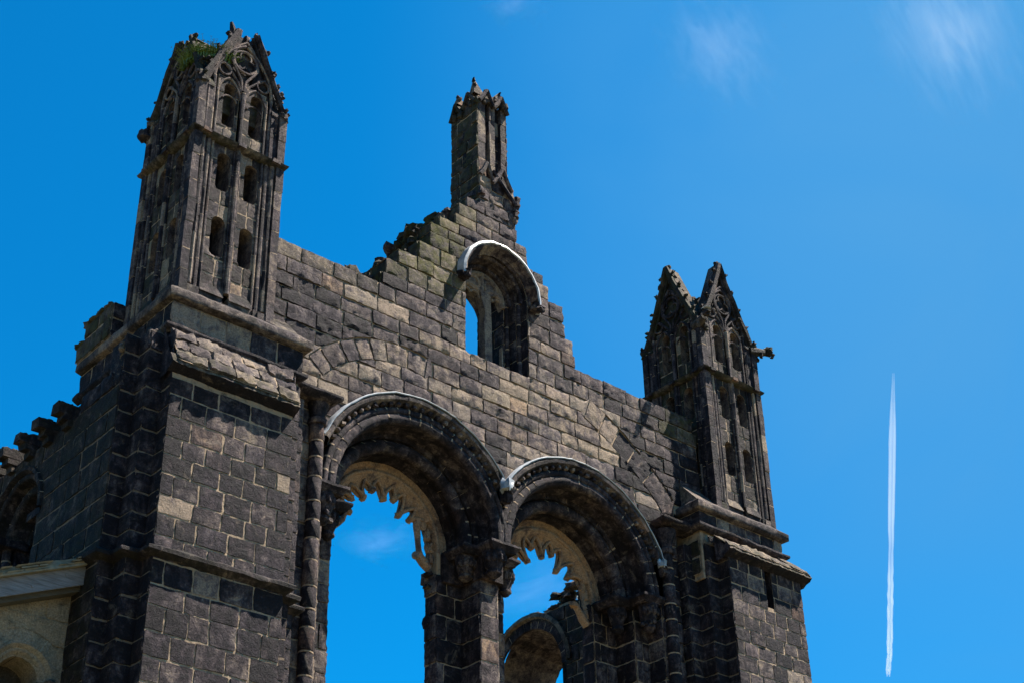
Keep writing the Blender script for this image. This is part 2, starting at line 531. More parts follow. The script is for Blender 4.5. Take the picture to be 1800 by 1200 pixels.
# stepped outline: left and right end of each course
STEPS = [(18.33, 14.52, 19.36), (18.60, 14.60, 19.32), (18.95, 14.88, 19.12), (19.28, 15.36, 19.08), (19.68, 15.62, 18.70), (20.02, 15.64, 18.58), (20.25, 15.87, 18.15),
         (20.50, 16.26, 18.14), (20.75, 16.34, 17.87), (21.05, 16.55, 17.86)]
def xl(z):
    r = 12.10
    for s in STEPS:
        if z >= s[0] - .02: r = s[1]
    return r
def xr(z):
    r = 22.70
    for s in STEPS:
        if z >= s[0] - .02: r = s[2]
    return r
def wsoot(u, v):
    s = .44
    if v > 18.2: s = .42
    if u < 14.6: s = .68 - .16 * (v < 16.8)
    if u > 20.2: s = .86
    if 17.3 < u < 20.4 and 15.2 < v < 17.6: s = .18
    if 17.0 < u < 18.6 and v > 20.4: s = .62
    if u > 18.0 and v > 17.7: s = .62
    if 12.9 < u < 13.9 and v < 16: s = .35
    return s
def wmoss(u, v):
    m = 0
    if 14.4 < u < 16.6 and v > 18.6: m = max(0, min(1.0, 1.3 - abs(u - 15.5) * .6)) * (1 if v > 19.0 else .65)
    if u > 21.9 and v > 17.6: m = .5
    if u < 14.4 and v > 18.0: m = .22
    return m

wall = MB()
fr0 = front(0, 0)
low = courses(13.87, 18.0, .335, .05)
for k in range(len(low) - 1):
    a, b = low[k], low[k + 1]
    masonry(wall, fr0, 12.83 if a < 15.85 else 11.95, 21.95 if a < 15.85 else 22.8, [a, b], sv=.23, warp=wall_warp, moss=wmoss, pale=.06, sootf=wsoot, rough=1.15, mort=False, bw=(.38, .78))
for k in range(0, 1):
    masonry(wall, fr0, 12.10, 22.70, [18.0, 18.33], sv=.13, warp=wall_warp, moss=wmoss, sootf=wsoot, rough=1.1, mort=False, bw=(.38, .75))
for k, s in enumerate(STEPS):
    if k == 0: continue
zz = [s[0] for s in STEPS] + [21.30]
for k in range(len(STEPS)):
    masonry(wall, fr0, STEPS[k][1], STEPS[k][2], [zz[k], zz[k + 1]], sv=.22, warp=wall_warp, moss=wmoss, pale=.05, sootf=wsoot, rough=1.1, mort=False, bw=(.36, .62))
# relieving-arch voussoirs in the wall face
class PF:
    def __init__(s, c, z, rm, y=0): s.c, s.z, s.rm, s.y = c, z, rm, y
    def __call__(s, u, v, n=0.0):
        a = -u / s.rm
        return Vector((s.c + v * math.cos(a), s.y - n, s.z + v * math.sin(a)))
def ring_blocks(mb, rg, w, sootf, y=0):
    c, z, r0, r1, a0, a1 = rg; rm = (r0 + r1) / 2
    pf = PF(c, z, rm, y); a = R(a1)
    while a > R(a0) + .01:
        da = w * rnd.uniform(.75, 1.3) / rm
        b = max(R(a0), a - da)
        if b - R(a0) < w * .4 / rm: b = R(a0)
        mx = c + rm * math.cos((a + b) / 2); mz = z + rm * math.sin((a + b) / 2)
        block(mb, pf, -a * rm + .01, -b * rm - .01, r0 + .012, r1 - .012, tone(sootf(mx, mz), .13, 0, .05), .02, core_warp_none, 1.2)
        a = b
def core_warp_none(u, v): return (u, v), False
ring_blocks(wall, RINGS[0], .38, lambda u, v: .5)
ring_blocks(wall, RINGS[1], .52, wsoot)
# mortar bed seen between the stones
def bed(mb, fr, u0, u1, v0, v1, warp, n=.010, cell=.11, mc=MORT):
    nx = max(1, int((u1 - u0) / cell)); ny = max(1, int((v1 - v0) / cell))
    P = []; dd = []
    for j in range(ny + 1):
        for i in range(nx + 1):
            (u, v), d = warp(u0 + (u1 - u0) * i / nx, v0 + (v1 - v0) * j / ny)
            P.append(fr(u, v, n)); dd.append(d)
    W = nx + 1; fs = []
    for j in range(ny):
        for i in range(nx):
            a = j * W + i; q = (a, a + 1, a + W + 1, a + W)
            if not all(dd[x] for x in q): fs.append(q)
    mb.add(P, fs, mc)
bed(wall, fr0, 12.83, 21.95, 13.87, 18.0, core_warp, n=.004); bed(wall, fr0, 11.95, 12.84, 15.9, 18.0, core_warp, n=.004); bed(wall, fr0, 21.94, 22.8, 15.9, 18.0, core_warp, n=.004)
bed(wall, fr0, 12.10, 22.70, 18.0, 18.31, core_warp, n=.004)
for k in range(len(STEPS)):
    bed(wall, fr0, STEPS[k][1] + .015, STEPS[k][2] - .015, zz[k] - .02, zz[k + 1] - .02, core_warp, n=.004)
# thickness: broken tops, ends and the inner face
TH = 1.25
for k in range(len(STEPS)):
    a, b = zz[k], zz[k + 1]; l, r = STEPS[k][1], STEPS[k][2]
    masonry(wall, leftf(l + .03, 0), -TH, .0, [a, b], soot=.7, moss=lambda u, v: .6, rough=1.6, bw=(.3, .5))
    fT = F((0, 0, b - .03), (1, 0, 0), (0, 0, 1), (0, 1, 0))
    pl, pr = (STEPS[k + 1][1], STEPS[k + 1][2]) if k + 1 < len(STEPS) else (r, r)
    masonry(wall, fT, l, min(pl + .05, r), [.0, .42, .83, TH], soot=.6, moss=lambda u, v: .8, rough=1.6)
    if pr < r: masonry(wall, fT, pr - .05, r, [.0, .42, .83, TH], soot=.55, moss=lambda u, v: .2, rough=1.6)
    masonry(wall, rightf(r - .03, 0), .0, TH, [a, b], soot=.55, rough=1.4, bw=(.3, .5))
fT = F((0, 0, 18.30), (1, 0, 0), (0, 0, 1), (0, 1, 0))
masonry(wall, fT, 12.0, 14.55, [.0, .42, .83, TH], soot=.6, moss=lambda u, v: .5, rough=1.3)
masonry(wall, fT, 19.3, 22.8, [.0, .42, .83, TH], soot=.6, moss=lambda u, v: .3, rough=1.3)
def back_warp(u, v):
    for c in (C1, C2):
        if v < ZS and abs(u - c) < 1.17: return (c + math.copysign(1.17, u - c), v), True
        d = math.hypot(u - c, v - ZS)
        if v >= ZS and d < 1.17:
            k = 1.17 / max(d, .01); return (c + (u - c) * k, ZS + (v - ZS) * k), True
    return (u, v), False
fb = F((0, TH, 0), (1, 0, 0), (0, 1, 0))
for k in range(len(low) - 1): masonry(wall, fb, 12.4, 22.4, [low[k], low[k + 1]], soot=.75, warp=back_warp, mort=False)
bed(wall, fb, 12.4, 22.4, 13.87, 18.3, back_warp, n=.010)
for k in range(len(STEPS)):
    a, b = zz[k], zz[k + 1]
    l, r = STEPS[k][1] + .04, STEPS[k][2] - .04
    for (p, q) in ((l, GC - .82), (GC + .82, r)) if a < GZ + .8 else ((l, r),):
        if q > p: box(wall, p, q, .03, TH, a, b - .035, MORT)
box(wall, 12.4, GC - .82, .03, TH - .02, 16.2, 18.27, MORT); box(wall, GC + .82, 22.4, .03, TH - .02, 16.2, 18.27, MORT)
box(wall, GC - .82, GC + .82, .03, TH - .02, 16.2, GS - .03, MORT)
wall.build('gable_wall', STONE, front_o)

# rubble core showing along the broken left slope
rub = MB()
for i in range(90):
    k = rnd.randrange(len(STEPS) - 1)
    x = STEPS[k][1] + rnd.uniform(-.10, .20); z = zz[k] + rnd.uniform(.0, .36)
    s = rnd.uniform(.07, .17)
    lump(rub, (x, rnd.uniform(.35, 1.2), z), (s * 1.3, s * 1.2, s), tone(.85, .1, rnd.choice((0, .5, .8))), i)
for i in range(26):
    s = rnd.uniform(.07, .15)
    lump(rub, (14.55 - abs(rnd.gauss(0, .22)), rnd.uniform(.3, 1.1), 18.38 + rnd.uniform(0, .3) * (1 if i % 2 else .3)), (s * 1.5, s * 1.2, s), tone(.88, .08, .4), i + 200)
for i in range(40):
    k = rnd.randrange(len(STEPS) - 1); s = rnd.uniform(.03, .07)
    lump(rub, (STEPS[k][2] + rnd.uniform(-.08, .05), rnd.uniform(.1, 1.1), zz[k] + rnd.uniform(.1, .36)), (s * 1.3, s * 1.2, s), tone(.7, .1, .2), i + 400)
for i in range(46):      # uneven wall head
    x = rnd.choice((rnd.uniform(12.1, 14.4), rnd.uniform(19.4, 22.2))); s = rnd.uniform(.03, .07)
    lump(rub, (x, rnd.uniform(.05, 1.1), 18.32), (s * 1.8, s * 1.4, s * .7), tone(.7, .15, .3), i + 600)
rub.build('rubble_core', STONE, front_o)['kind'] = 'stuff'

# --------------------------------------------------------------- great windows
def roll(c, y, r, a0, a1, n=6):
    """part of a round moulding in (radius, depth) space; angle 0 = outwards (+r), 90 = into the wall"""
    return [(c + r * math.cos(R(a0 + (a1 - a0) * i / n)), y + r * math.sin(R(a0 + (a1 - a0) * i / n)), 0, False) for i in range(n + 1)]
HOOD = [(2.275, .02), (2.265, -.10), (2.215, -.135), (2.16, -.125), (2.14, -.09), (2.10, .015), (2.07, .05), (2.02, .055)]
O1 = [(2.065, .15), (2.05, .17)] + roll(1.985, .02, .072, 30, -205) + [(1.93, .19), (1.92, .20)] + roll(1.845, .05, .105, 20, -215) + [(1.80, .27), (1.785, .31), (1.77, .33), (1.76, .47)]
O2 = [(1.765, .46), (1.66, .47), (1.64, .64)] + roll(1.51, .55, .13, 20, -225) + [(1.45, .74), (1.41, .76), (1.39, .955)]
O3 = [(1.395, .95), (1.32, .955), (1.30, .99), (1.265, 1.0)] + roll(1.215, .985, .04, -20, -190) + [(1.17, 1.02), (1.165, 1.255)]
def gold(): return (rnd.uniform(.975, 1), 0, min(.4, max(0, rnd.gauss(.08, .09))), 0)
def great_window(c, cl, a0h, a1h, seed, name_cusps):
    w = bpy.data.objects.new('great_window', None); COL.objects.link(w); w.parent = front_o; w.location = (0, 0, 0)
    w.parent = front_o; w.matrix_parent_inverse = Matrix.Translation(-Vector((AX, 0, 0)))
    h = MB(); arc_sweep(h, c, ZS, HOOD, R(a1h), R(a0h), 15, lambda: tone(.62, .15, .1), cl)
    h.build('hood_mould', STONE, w)
    a = MB()
    arc_sweep(a, c, ZS, O1, R(180), 0, 24, lambda: tone(.84, .07), None, joint=.013, rough=.005)
    arc_sweep(a, c, ZS, O2, R(180), 0, 19, lambda: tone(.84, .12), None, step=4, joint=.014, rough=.005)
    # plain stretches of reveal, browner
    a.build('moulded_arch', STONE, w)
    b = MB(); arc_sweep(b, c, ZS, O3, R(180), 0, 12, gold, None, step=4)
    b.build('inner_arch', STONE, w)
    # billets under the hood
    n = 25
    for k in range(n):
        t = R(a0h + 4 + (a1h - a0h - 8) * k / (n - 1))
        x, z = c + 2.085 * math.cos(t), ZS + 2.085 * math.sin(t)
        if not (cl[0] + .04 < x < cl[1] - .04): continue
        d = MB(); lump(d, (x, -.045, z), (.05, .065, .05), tone(.55, .2), k + seed, 8, .3)
        d.build('billet', STONE, w)
    # lead dressing on the hood
    l = MB()
    LP = [(2.25, -.142), (2.266, -.150), (2.286, -.13), (2.302, -.02), (2.31, .03), (2.290, .03), (2.275, -.09), (2.25, -.142)]
    m = 44; rows = []
    for i in range(m + 1):
        t = R(a1h + (a0h - a1h) * i / m); row = []
        for (r, y) in LP:
            q = r + .016 * nz((i * .6, seed, r)) + (.012 if i % 6 == 0 else 0); x = c + q * math.cos(t); x = max(cl[0], min(cl[1], x))
            row.append(Vector((x, y + .008 * nz((i * .5, 3, seed)), ZS + q * math.sin(t))))
        rows.append(row)
    for i in range(m):
        for k in range(len(LP) - 1): l.quad(rows[i][k], rows[i][k + 1], rows[i + 1][k + 1], rows[i + 1][k], (.5, 0, .3, 0))
    l.build('lead_flashing', LEAD, w)
    return w
w1 = great_window(C1, (0, AX), 31, 158, 1, 0)
w2 = great_window(C2, (AX, 99), 20, 149, 2, 0)

# cusped tracery hanging inside each arch
def cusps(mb, c, tips, ext):
    """plate ring with hanging cusps; tips = [(angle, inner radius, width deg)]"""
    a0, a1 = ext; n = 110; rows = []
    col = [gold() for _ in range(9)]
    for i in range(n + 1):
        a = a0 + (a1 - a0) * i / n
        r = 1.055
        for (t, ri, wd) in tips:
            d = abs(a - t) / wd
            if d < 1:
                q = max(0, (d - .13) / .87)
                r = min(r, ri + .02 * math.cos(d * 9) + (1.055 - ri) * min(1, 1.12 * q ** .85))
        r += .02 * nz((a * .15, c, 0)) + .028 * nz((a * .55, c, 7)); x, z = math.cos(R(a)), math.sin(R(a))
        k = (1 - (1.02 - r) / .4)
        rows.append([Vector((c + q * x, y, ZS + q * z)) for q, y in ((1.19, .97), (1.13, 1.00), (1.10, 1.04), ((1.10 + r) / 2, 1.12), (r + .03, 1.10), (r, 1.11), (r, 1.15), (r + .02, 1.19), (1.10, 1.20), (1.19, 1.235))])
    for i in range(n):
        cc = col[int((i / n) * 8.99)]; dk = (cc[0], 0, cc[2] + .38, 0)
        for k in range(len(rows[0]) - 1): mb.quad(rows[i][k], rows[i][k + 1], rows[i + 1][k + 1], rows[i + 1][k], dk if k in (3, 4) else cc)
    mb.add(rows[0], [tuple(range(10))], col[0]); mb.add(rows[-1], [tuple(range(9, -1, -1))], col[0])
    # moulded ribs running down into each cusp, with an eye between them
    for (t, ri, wd) in tips:
        for sgn in (-1, 1):
            pts = []
            for i in range(9):
                f = i / 8
                a = t + sgn * wd * (1 - f) ** 1.25 * .95; r = 1.10 - (1.10 - ri - .02) * f ** 1.3
                pts.append((c + r * math.cos(R(a)), 1.045 + .03 * f, ZS + r * math.sin(R(a))))
            tube(mb, pts, [.036, .034, .032, .031, .031, .033, .037, .044, .05], gold(), 6)
        lump(mb, (c + (ri + .015) * math.cos(R(t)), 1.10, ZS + (ri + .015) * math.sin(R(t))), (.07, .085, .07), gold(), int(t))
t1 = MB()
cusps(t1, C1, [(156, .74, 11), (139, .86, 9), (121, .76, 11), (104, .88, 9), (87, .77, 11), (71, .87, 9), (55, .67, 11), (40, .83, 8)], (176, 30))
def hook(mb, c, pts, r, s=.2):
    tube(mb, [(c + q * math.cos(R(a)), 1.10, ZS + q * math.sin(R(a))) for a, q in pts], r, gold(), 8, True, .25)
hook(t1, C1, [(183, 1.10), (181, .98), (178, .90), (171, .83), (163, .82), (157, .84)], [.09, .075, .06, .06, .055, .06])
hook(t1, C1, [(36, 1.02), (29, .93), (20, .885), (10, .87), (0, .87), (-7, .89), (-12, 1.0), (-15, 1.14)], [.07, .07, .06, .055, .06, .085, .09, .08])
lump(t1, (C1 + .84 * math.cos(R(-7)), 1.1, ZS + .84 * math.sin(R(-7))), (.10, .09, .09), tone(.2), 5)
for q, (a, r) in enumerate([(30, 1.1), (18, 1.1), (6, 1.1), (-6, 1.12), (176, 1.1), (186, 1.12)]):
    lump(t1, (C1 + r * math.cos(R(a)), 1.10, ZS + r * math.sin(R(a))), (.09, .09, .14), gold(), q)
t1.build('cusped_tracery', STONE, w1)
t2 = MB()
cusps(t2, C2, [(158, .84, 11), (142, .86, 8), (126, .65, 11), (108, .86, 9), (90, .71, 11), (73, .86, 9), (55, .63, 11), (36, .80, 9)], (178, 22))
lump(t2, (C2 + .80 * math.cos(R(-4)), 1.1, ZS - .06), (.13, .08, .075), gold(), 3)
hook(t2, C2, [(-3, .82), (-8, .92), (-16, 1.06), (-20, 1.2)], [.06, .07, .09, .08])
for q, (a, r) in enumerate([(20, 1.12), (10, 1.13), (0, 1.13), (-10, 1.14)]):
    lump(t2, (C2 + r * math.cos(R(a)), 1.10, ZS + r * math.sin(R(a))), (.07, .09, .14), gold(), q)
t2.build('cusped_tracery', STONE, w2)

# lead-capped corbel heads where the hoods come down
def head_stop(x, z, y, s, lead=True):
    h = MB(); lump(h, (x, y - .05, z - .10 * s), (.10 * s, .13 * s, .16 * s), tone(.9, .05), int(x * 7), 11, .3)
    lump(h, (x + .01, y - .13 * s, z - .02 * s), (.075 * s, .08 * s, .08 * s), tone(.9, .05), int(x * 9), 9, .4)
    ho = h.build('corbel_head', STONE, front_o)
    if lead:
        l = MB(); lump(l, (x - .01, y - .06, z + .06 * s), (.14 * s, .16 * s, .15 * s), (.5, 0, 0, 0), 3, 12, .35)
        lump(l, (x - .04 * s, y - .15 * s, z + .03 * s), (.08 * s, .07 * s, .10 * s), (.5, 0, 0, 0), 5, 9, .4)
        l.build('lead_cap', LEAD, ho)
head_stop(AX, 14.93, -.08, 1.15)
head_stop(21.36, 14.52, -.08, .8)
head_stop(13.28, 14.62, -.06, .6, False)

# --------------------------------------------------------------- pier and jambs
def capital(mb, x, y, zt, r=.2, h=.42, s=.75, point=True, sides=14):
    c = tone(s, .1)
    pr = [(0, r * 1.05), (-.05, r * 1.08), (-.09, r * 1.02), (-h * .55, r * .86), (-h * .8, r * .62), (-h * .86, r * .72), (-h * .95, r * .70), (-h, r * .5)]
    if point: pr += [(-h * 1.06, r * .42), (-h * 1.12, r * .12)]
    tube(mb, [(x, y, zt + z) for z, _ in pr], [q for _, q in pr], c, sides, True, .14)
    for k in range(5):
        a = R(180 + 180 * (k + .5) / 5)
        lump(mb, (x + r * .92 * math.cos(a), y + r * .92 * math.sin(a), zt - .14), (r * .3, r * .3, .1), c, k, 7, .2)
def abacus(mb, x0, x1, y0, y1, z, s=.8):
    p = [(x0, y1), (x0, y0), (x1, y0), (x1, y1)]
    sweep_path(mb, p, [(-.03, z - .16), (0, z - .13), (.05, z - .07), (.07, z - .05), (.07, z + .0), (-.03, z + .01)], lambda: tone(s, .1), rough=.012)
    box(mb, x0, x1, y0, y1, z - .14, z - .002, tone(s))
ZB = 8.4
def stair_jamb(mb, xf, xb, sgn, zt, soot, brk=False):
    """window jamb: front strip at y=.42, recessed strip at y=.95, reveal to the back. sgn=+1: opening on the right"""
    pass
pier = MB()
pz = courses(ZB, 13.45, .40, .06)
P0, P1, PB0, PB1 = 17.18, 17.56, 16.60, 18.14
masonry(pier, front(0, .42), P0, P1, pz, soot=.6, bw=(.3, .45), ext=(.02, .02), rough=.5)
masonry(pier, leftf(P0, 0), -.95, -.42, pz, soot=.78, bw=(.5, .6), ext=(0, .02))
masonry(pier, rightf(P1, 0), .42, .95, pz, soot=.7, bw=(.5, .6), ext=(.02, 0))
masonry(pier, front(0, .95), PB0, P0, pz, soot=.78, bw=(.3, .45), ext=(.02, 0))
masonry(pier, front(0, .95), P1, PB1, pz, soot=.55, bw=(.2, .4), ext=(0, .02))
masonry(pier, leftf(PB0, 0), -TH, -.95, [z for z in pz if z > 10.95 or z < 9], soot=.8, ext=(0, .02), rough=1.6)
masonry(pier, rightf(PB1, 0), .95, TH, pz, soot=.6, ext=(.02, 0))
masonry(pier, F((0, TH, 0), (1, 0, 0), (0, 1, 0)), PB0, PB1, pz, soot=.7)
box(pier, P0 + .012, P1 - .012, .43, 1.2, 0, 13.6, MORT); box(pier, PB0 + .012, PB1 - .012, .96, TH - .012, 0, 13.9, MORT)
# slim rolls at the pier angles
shaft(pier, P1 - .005, .445, ZB, 13.4, .045, .5, .4, 8)
shaft(pier, P1 + .02, .93, ZB, 13.4, .035, .5, .4, 8)
for i in range(26):      # broken reveal low down on the left
    lump(pier, (16.60 + rnd.uniform(-.05, .08), rnd.uniform(1.0, 1.25), rnd.uniform(9.2, 13.5)), (.05, .12, .16), tone(.75), i)
pier_o = pier.build('window_pier', STONE, front_o)
cap = MB()
abacus(cap, 17.10, 17.64, -.04, .5, ZS + .03); abacus(cap, 16.78, 17.1, .36, .95, ZS + .01, .85); abacus(cap, 17.64, 17.98, .36, .95, ZS + .01, .7)
capital(cap, 17.28, .16, ZS - .11, .205, .44, .80); capital(cap, 16.98, .60, ZS - .13, .185, .42, .85); capital(cap, 17.92, .60, ZS - .13, .16, .46, .6)
lump(cap, (18.02, .80, ZS - .32), (.12, .14, .10), tone(.35), 9); lump(cap, (18.0, .85, ZS - .12), (.14, .16, .08), tone(.6), 4)
lump(cap, (16.52, 1.08, ZS - .42), (.10, .1, .05), tone(.9), 8); lump(cap, (16.50, 1.1, ZS - .64), (.07, .1, .05), tone(.9), 6)
box(cap, 17.12, 17.62, .3, .9, 13.3, 13.75, tone(.8)); box(cap, 16.70, 18.04, .85, 1.24, 13.3, 13.86, tone(.8))
cap.build('capital', STONE, pier_o)

def jamb(side):
    """outer jamb of a window, stepped in plan"""
    left = side < 0
    j = MB()
    jz = courses(ZB, 13.87, .40, .06)
    def X(x): return x if left else M(x)
    f0, f1, b1 = 13.34, 13.70, 14.28
    so = .5 if left else .8
    def rng(a, b): return (min(X(a), X(b)), max(X(a), X(b)))
    masonry(j, front(0, .42), *rng(f0, f1), jz, soot=so, bw=(.25, .4), rough=.6)
    masonry(j, front(0, .95), *rng(f1, b1), jz, soot=so, bw=(.25, .45))
    inner = rightf if left else leftf
    s = 1 if left else -1
    def rr(a, b): return (min(s * a, s * b), max(s * a, s * b))
    masonry(j, inner(X(f0), 0), *rr(0, .42), jz, soot=so + .1, bw=(.4, .5))
    masonry(j, inner(X(f1), 0), *rr(.42, .95), jz, soot=so + .12, bw=(.4, .6))
    masonry(j, inner(X(b1), 0), *rr(.95, TH), jz, soot=so + .1, bw=(.4, .6), rough=1.4)
    masonry(j, front(0, .0), *rng(12.83, f0), jz, soot=so, bw=(.4, .6))
    masonry(j, F((0, TH, 0), (1, 0, 0), (0, 1, 0)), *rng(12.4, b1), jz, soot=.75)
    a, b = rng(12.7, f0 - .012); box(j, a, b, .012, TH - .02, 0, 13.9, MORT)
    a, b = rng(f0 - .05, f1 - .012); box(j, a, b, .432, TH - .02, 0, 13.9, MORT)
    a, b = rng(f1 - .05, b1 - .012); box(j, a, b, .962, TH - .012, 0, 13.9, MORT)
    o = j.build('window_jamb', STONE, front_o)
    c = MB(); ax = rng(13.36, 13.84); abacus(c, *ax, -.04, .46, ZS + .03, .85); ax = rng(13.70, 14.22); abacus(c, *ax, .38, .98, ZS + .01, .85)
    capital(c, X(13.56), .16, ZS - .11, .19, .5, .88); capital(c, X(13.98), .60, ZS - .13, .17, .48, .88)
    for k in range(4): lump(c, (X(13.55 + .06 * k), .02 + .05 * k, 13.40 - .02 * k), (.05, .05, .05), tone(.7), k)
    c.build('capital', STONE, o)
    v = MB(); shaft(v, X(13.20), -.10, ZB, 14.86, .122, .72 if left else .85, .37, 14)
    tube(v, [(X(13.20), -.10, z) for z in (14.84, 14.87, 14.93, 14.95)], [.15, .17, .17, .14], tone(.85), 14)
    tube(v, [(X(13.20), -.10, z) for z in (14.93, 15.0, 15.12, 15.28, 15.34)], [.12, .125, .15, .215, .225], tone(.88), 14, True, .08)
    v.build('wall_shaft', STONE, front_o)
jamb(-1); jamb(1)
# --------------------------------------------------------------- gable window
gw = bpy.data.objects.new('gable_window', None); COL.objects.link(gw); gw.parent = front_o
gw.matrix_parent_inverse = Matrix.Translation(-Vector((AX, 0, 0)))
g = MB()
gz = courses(GS, GZ + .05, .42, .05)
for (y0, y1, hw) in ((0, .22, GW), (.22, .46, .70), (.46, TH, .58)):
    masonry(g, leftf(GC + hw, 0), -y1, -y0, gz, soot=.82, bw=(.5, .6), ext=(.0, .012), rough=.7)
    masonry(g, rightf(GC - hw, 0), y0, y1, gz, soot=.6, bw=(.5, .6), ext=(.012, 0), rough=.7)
for y, a, b in ((.22, .70, GW), (.46, .58, .70)):
    for s in (-1, 1):
        p, q = sorted((GC + s * a, GC + s * b)); masonry(g, front(0, y), p, q, gz, soot=.8, bw=(.3, .4), rough=.6)
for s in (-1, 1):
    shaft(g, GC + s * .745, .18, GS, GZ, .05, .75, .45, 9); shaft(g, GC + s * .64, .42, GS, GZ, .045, .7, .45, 9)
PR = [(GW + .05, -.0), (GW, .0)] + roll(.765, .13, .05, -30, -200) + [(.72, .20), (.70, .22)] + roll(.66, .36, .045, -30, -200) + [(.60, .43), (.58, .46), (.58, TH)]
arc_sweep(g, GC, GZ, PR, R(180), 0, 11, lambda: tone(.58, .10), None, step=4)
masonry(g, F((0, 0, GS), (1, 0, 0), (0, 0, 1), (0, 1, 0)), GC - GW, GC + GW, [.0, .4, .8, TH], soot=.5, rough=.8)
box(g, GC - GW, GC + GW, .02, TH, GS - .2, GS - .02, MORT)
g.build('window_reveal', STONE, gw)
h = MB()
HP = [(.99, .02), (.99, -.17), (.96, -.21), (.91, -.19), (.87, -.10), (.84, -.02), (.80, .02)]
arc_sweep(h, GC + .02, GZ - .05, HP, R(178), R(4), 9, lambda: tone(.6, .12), None, rough=.02)
for s, x, z in ((-1, GC - .90, GZ - .06), (1, GC + .95, GZ - .08)):
    lump(h, (x, -.12, z - .06), (.14, .16, .13), tone(.85), int(x * 5), 10, .4)
    lump(h, (x + .03 * s, -.2, z - .14), (.08, .10, .08), tone(.8), int(x * 3), 9, .4)
h.build('hood_mould', STONE, gw)
l = MB(); rows = []
for i in range(33):
    t = R(186 + (-4 - 186) * i / 32); row = []
    for (r, y) in [(.935, -.205), (.955, -.228), (1.005, -.205), (1.03, .02), (.995, .02), (.975, -.15), (.935, -.205)]:
        q = r + .016 * nz((i * .5, 1, r)); row.append(Vector((GC + .02 + q * math.cos(t), y + .02 * nz((i * .55, 7, 0)), GZ - .05 + q * math.sin(t))))
    rows.append(row)
for i in range(32):
    for k in range(6): l.quad(rows[i][k], rows[i][k + 1], rows[i + 1][k + 1], rows[i + 1][k], (.5, 0, 0, 0))
l.quad(Vector((GC + 1.04, -.02, GZ - .08)), Vector((GC + 1.12, -.03, GZ - .38)), Vector((GC + 1.0, -.03, GZ - .36)), Vector((GC + .97, -.02, GZ - .08)), (.5, 0, 0, 0))
lump(l, (GC + 1.05, -.05, GZ - .10), (.09, .06, .15), (.5, 0, 0, 0), 3, 9, .3)
l.build('lead_flashing', LEAD, gw)
# two-light tracery, mullion broken in the middle
t = MB(); YT = .44
def arcp(c, r, a0, a1, n=9, y=YT): return [(c[0] + r * math.cos(R(a0 + (a1 - a0) * i / n)), y, c[1] + r * math.sin(R(a0 + (a1 - a0) * i / n))) for i in range(n + 1)]
tube(t, arcp((GC, GZ), .54, 0, 180, 16), .06, tone(.1), 7)
for s in (-1, 1):
    cx = GC + s * .29
    tube(t, arcp((cx, GZ - .04), .26, 0, 180, 12), .055, tone(.08, .08), 7)
    tube(t, arcp((GC + s * .22, GZ + .30), .15, 0, 360, 14), .042, tone(.08, .08), 6)
    for q in (-1, 1): tube(t, arcp((cx + q * .11, GZ - .02), .12, 200 if q < 0 else -20, 20 if q < 0 else 160, 7), .028, tone(.08, .08), 6)
tube(t, [(GC, YT, GZ + .1), (GC, YT, GZ + .52)], .055, tone(.15, .08), 7)
prism(t, front(0, YT), [(GC - .54, GZ - .1), (GC - .50, GZ - .02), (GC - .38, GZ + .2), (GC - .2, GZ + .22), (GC, GZ + .02), (GC + .2, GZ + .22), (GC + .38, GZ + .2), (GC + .52, GZ - .1), (GC + .53, GZ + .2), (GC + .42, GZ + .36), (GC + .2, GZ + .44), (GC, GZ + .52), (GC - .2, GZ + .46), (GC - .42, GZ + .36), (GC - .53, GZ + .2)], -.10, -.0, tone(.15, .08))
prism(t, front(0, YT), [(GC + .02, GS), (GC + .20, GS), (GC + .19, GZ - .62), (GC + .17, GZ + .1), (GC - .1, GZ + .12), (GC - .05, GZ - .1), (GC + .03, GZ - .35), (GC + .0, GZ - .62)], -.1, .08, tone(.45))
prism(t, front(0, YT - .22), [(GC + .27, GS), (GC + .36, GS), (GC + .34, GS + .16), (GC + .315, GS + .62), (GC + .305, GS + .62), (GC + .29, GS + .2)], -.06, .03, tone(.15, .08))
t.build('window_tracery', STONE, gw)

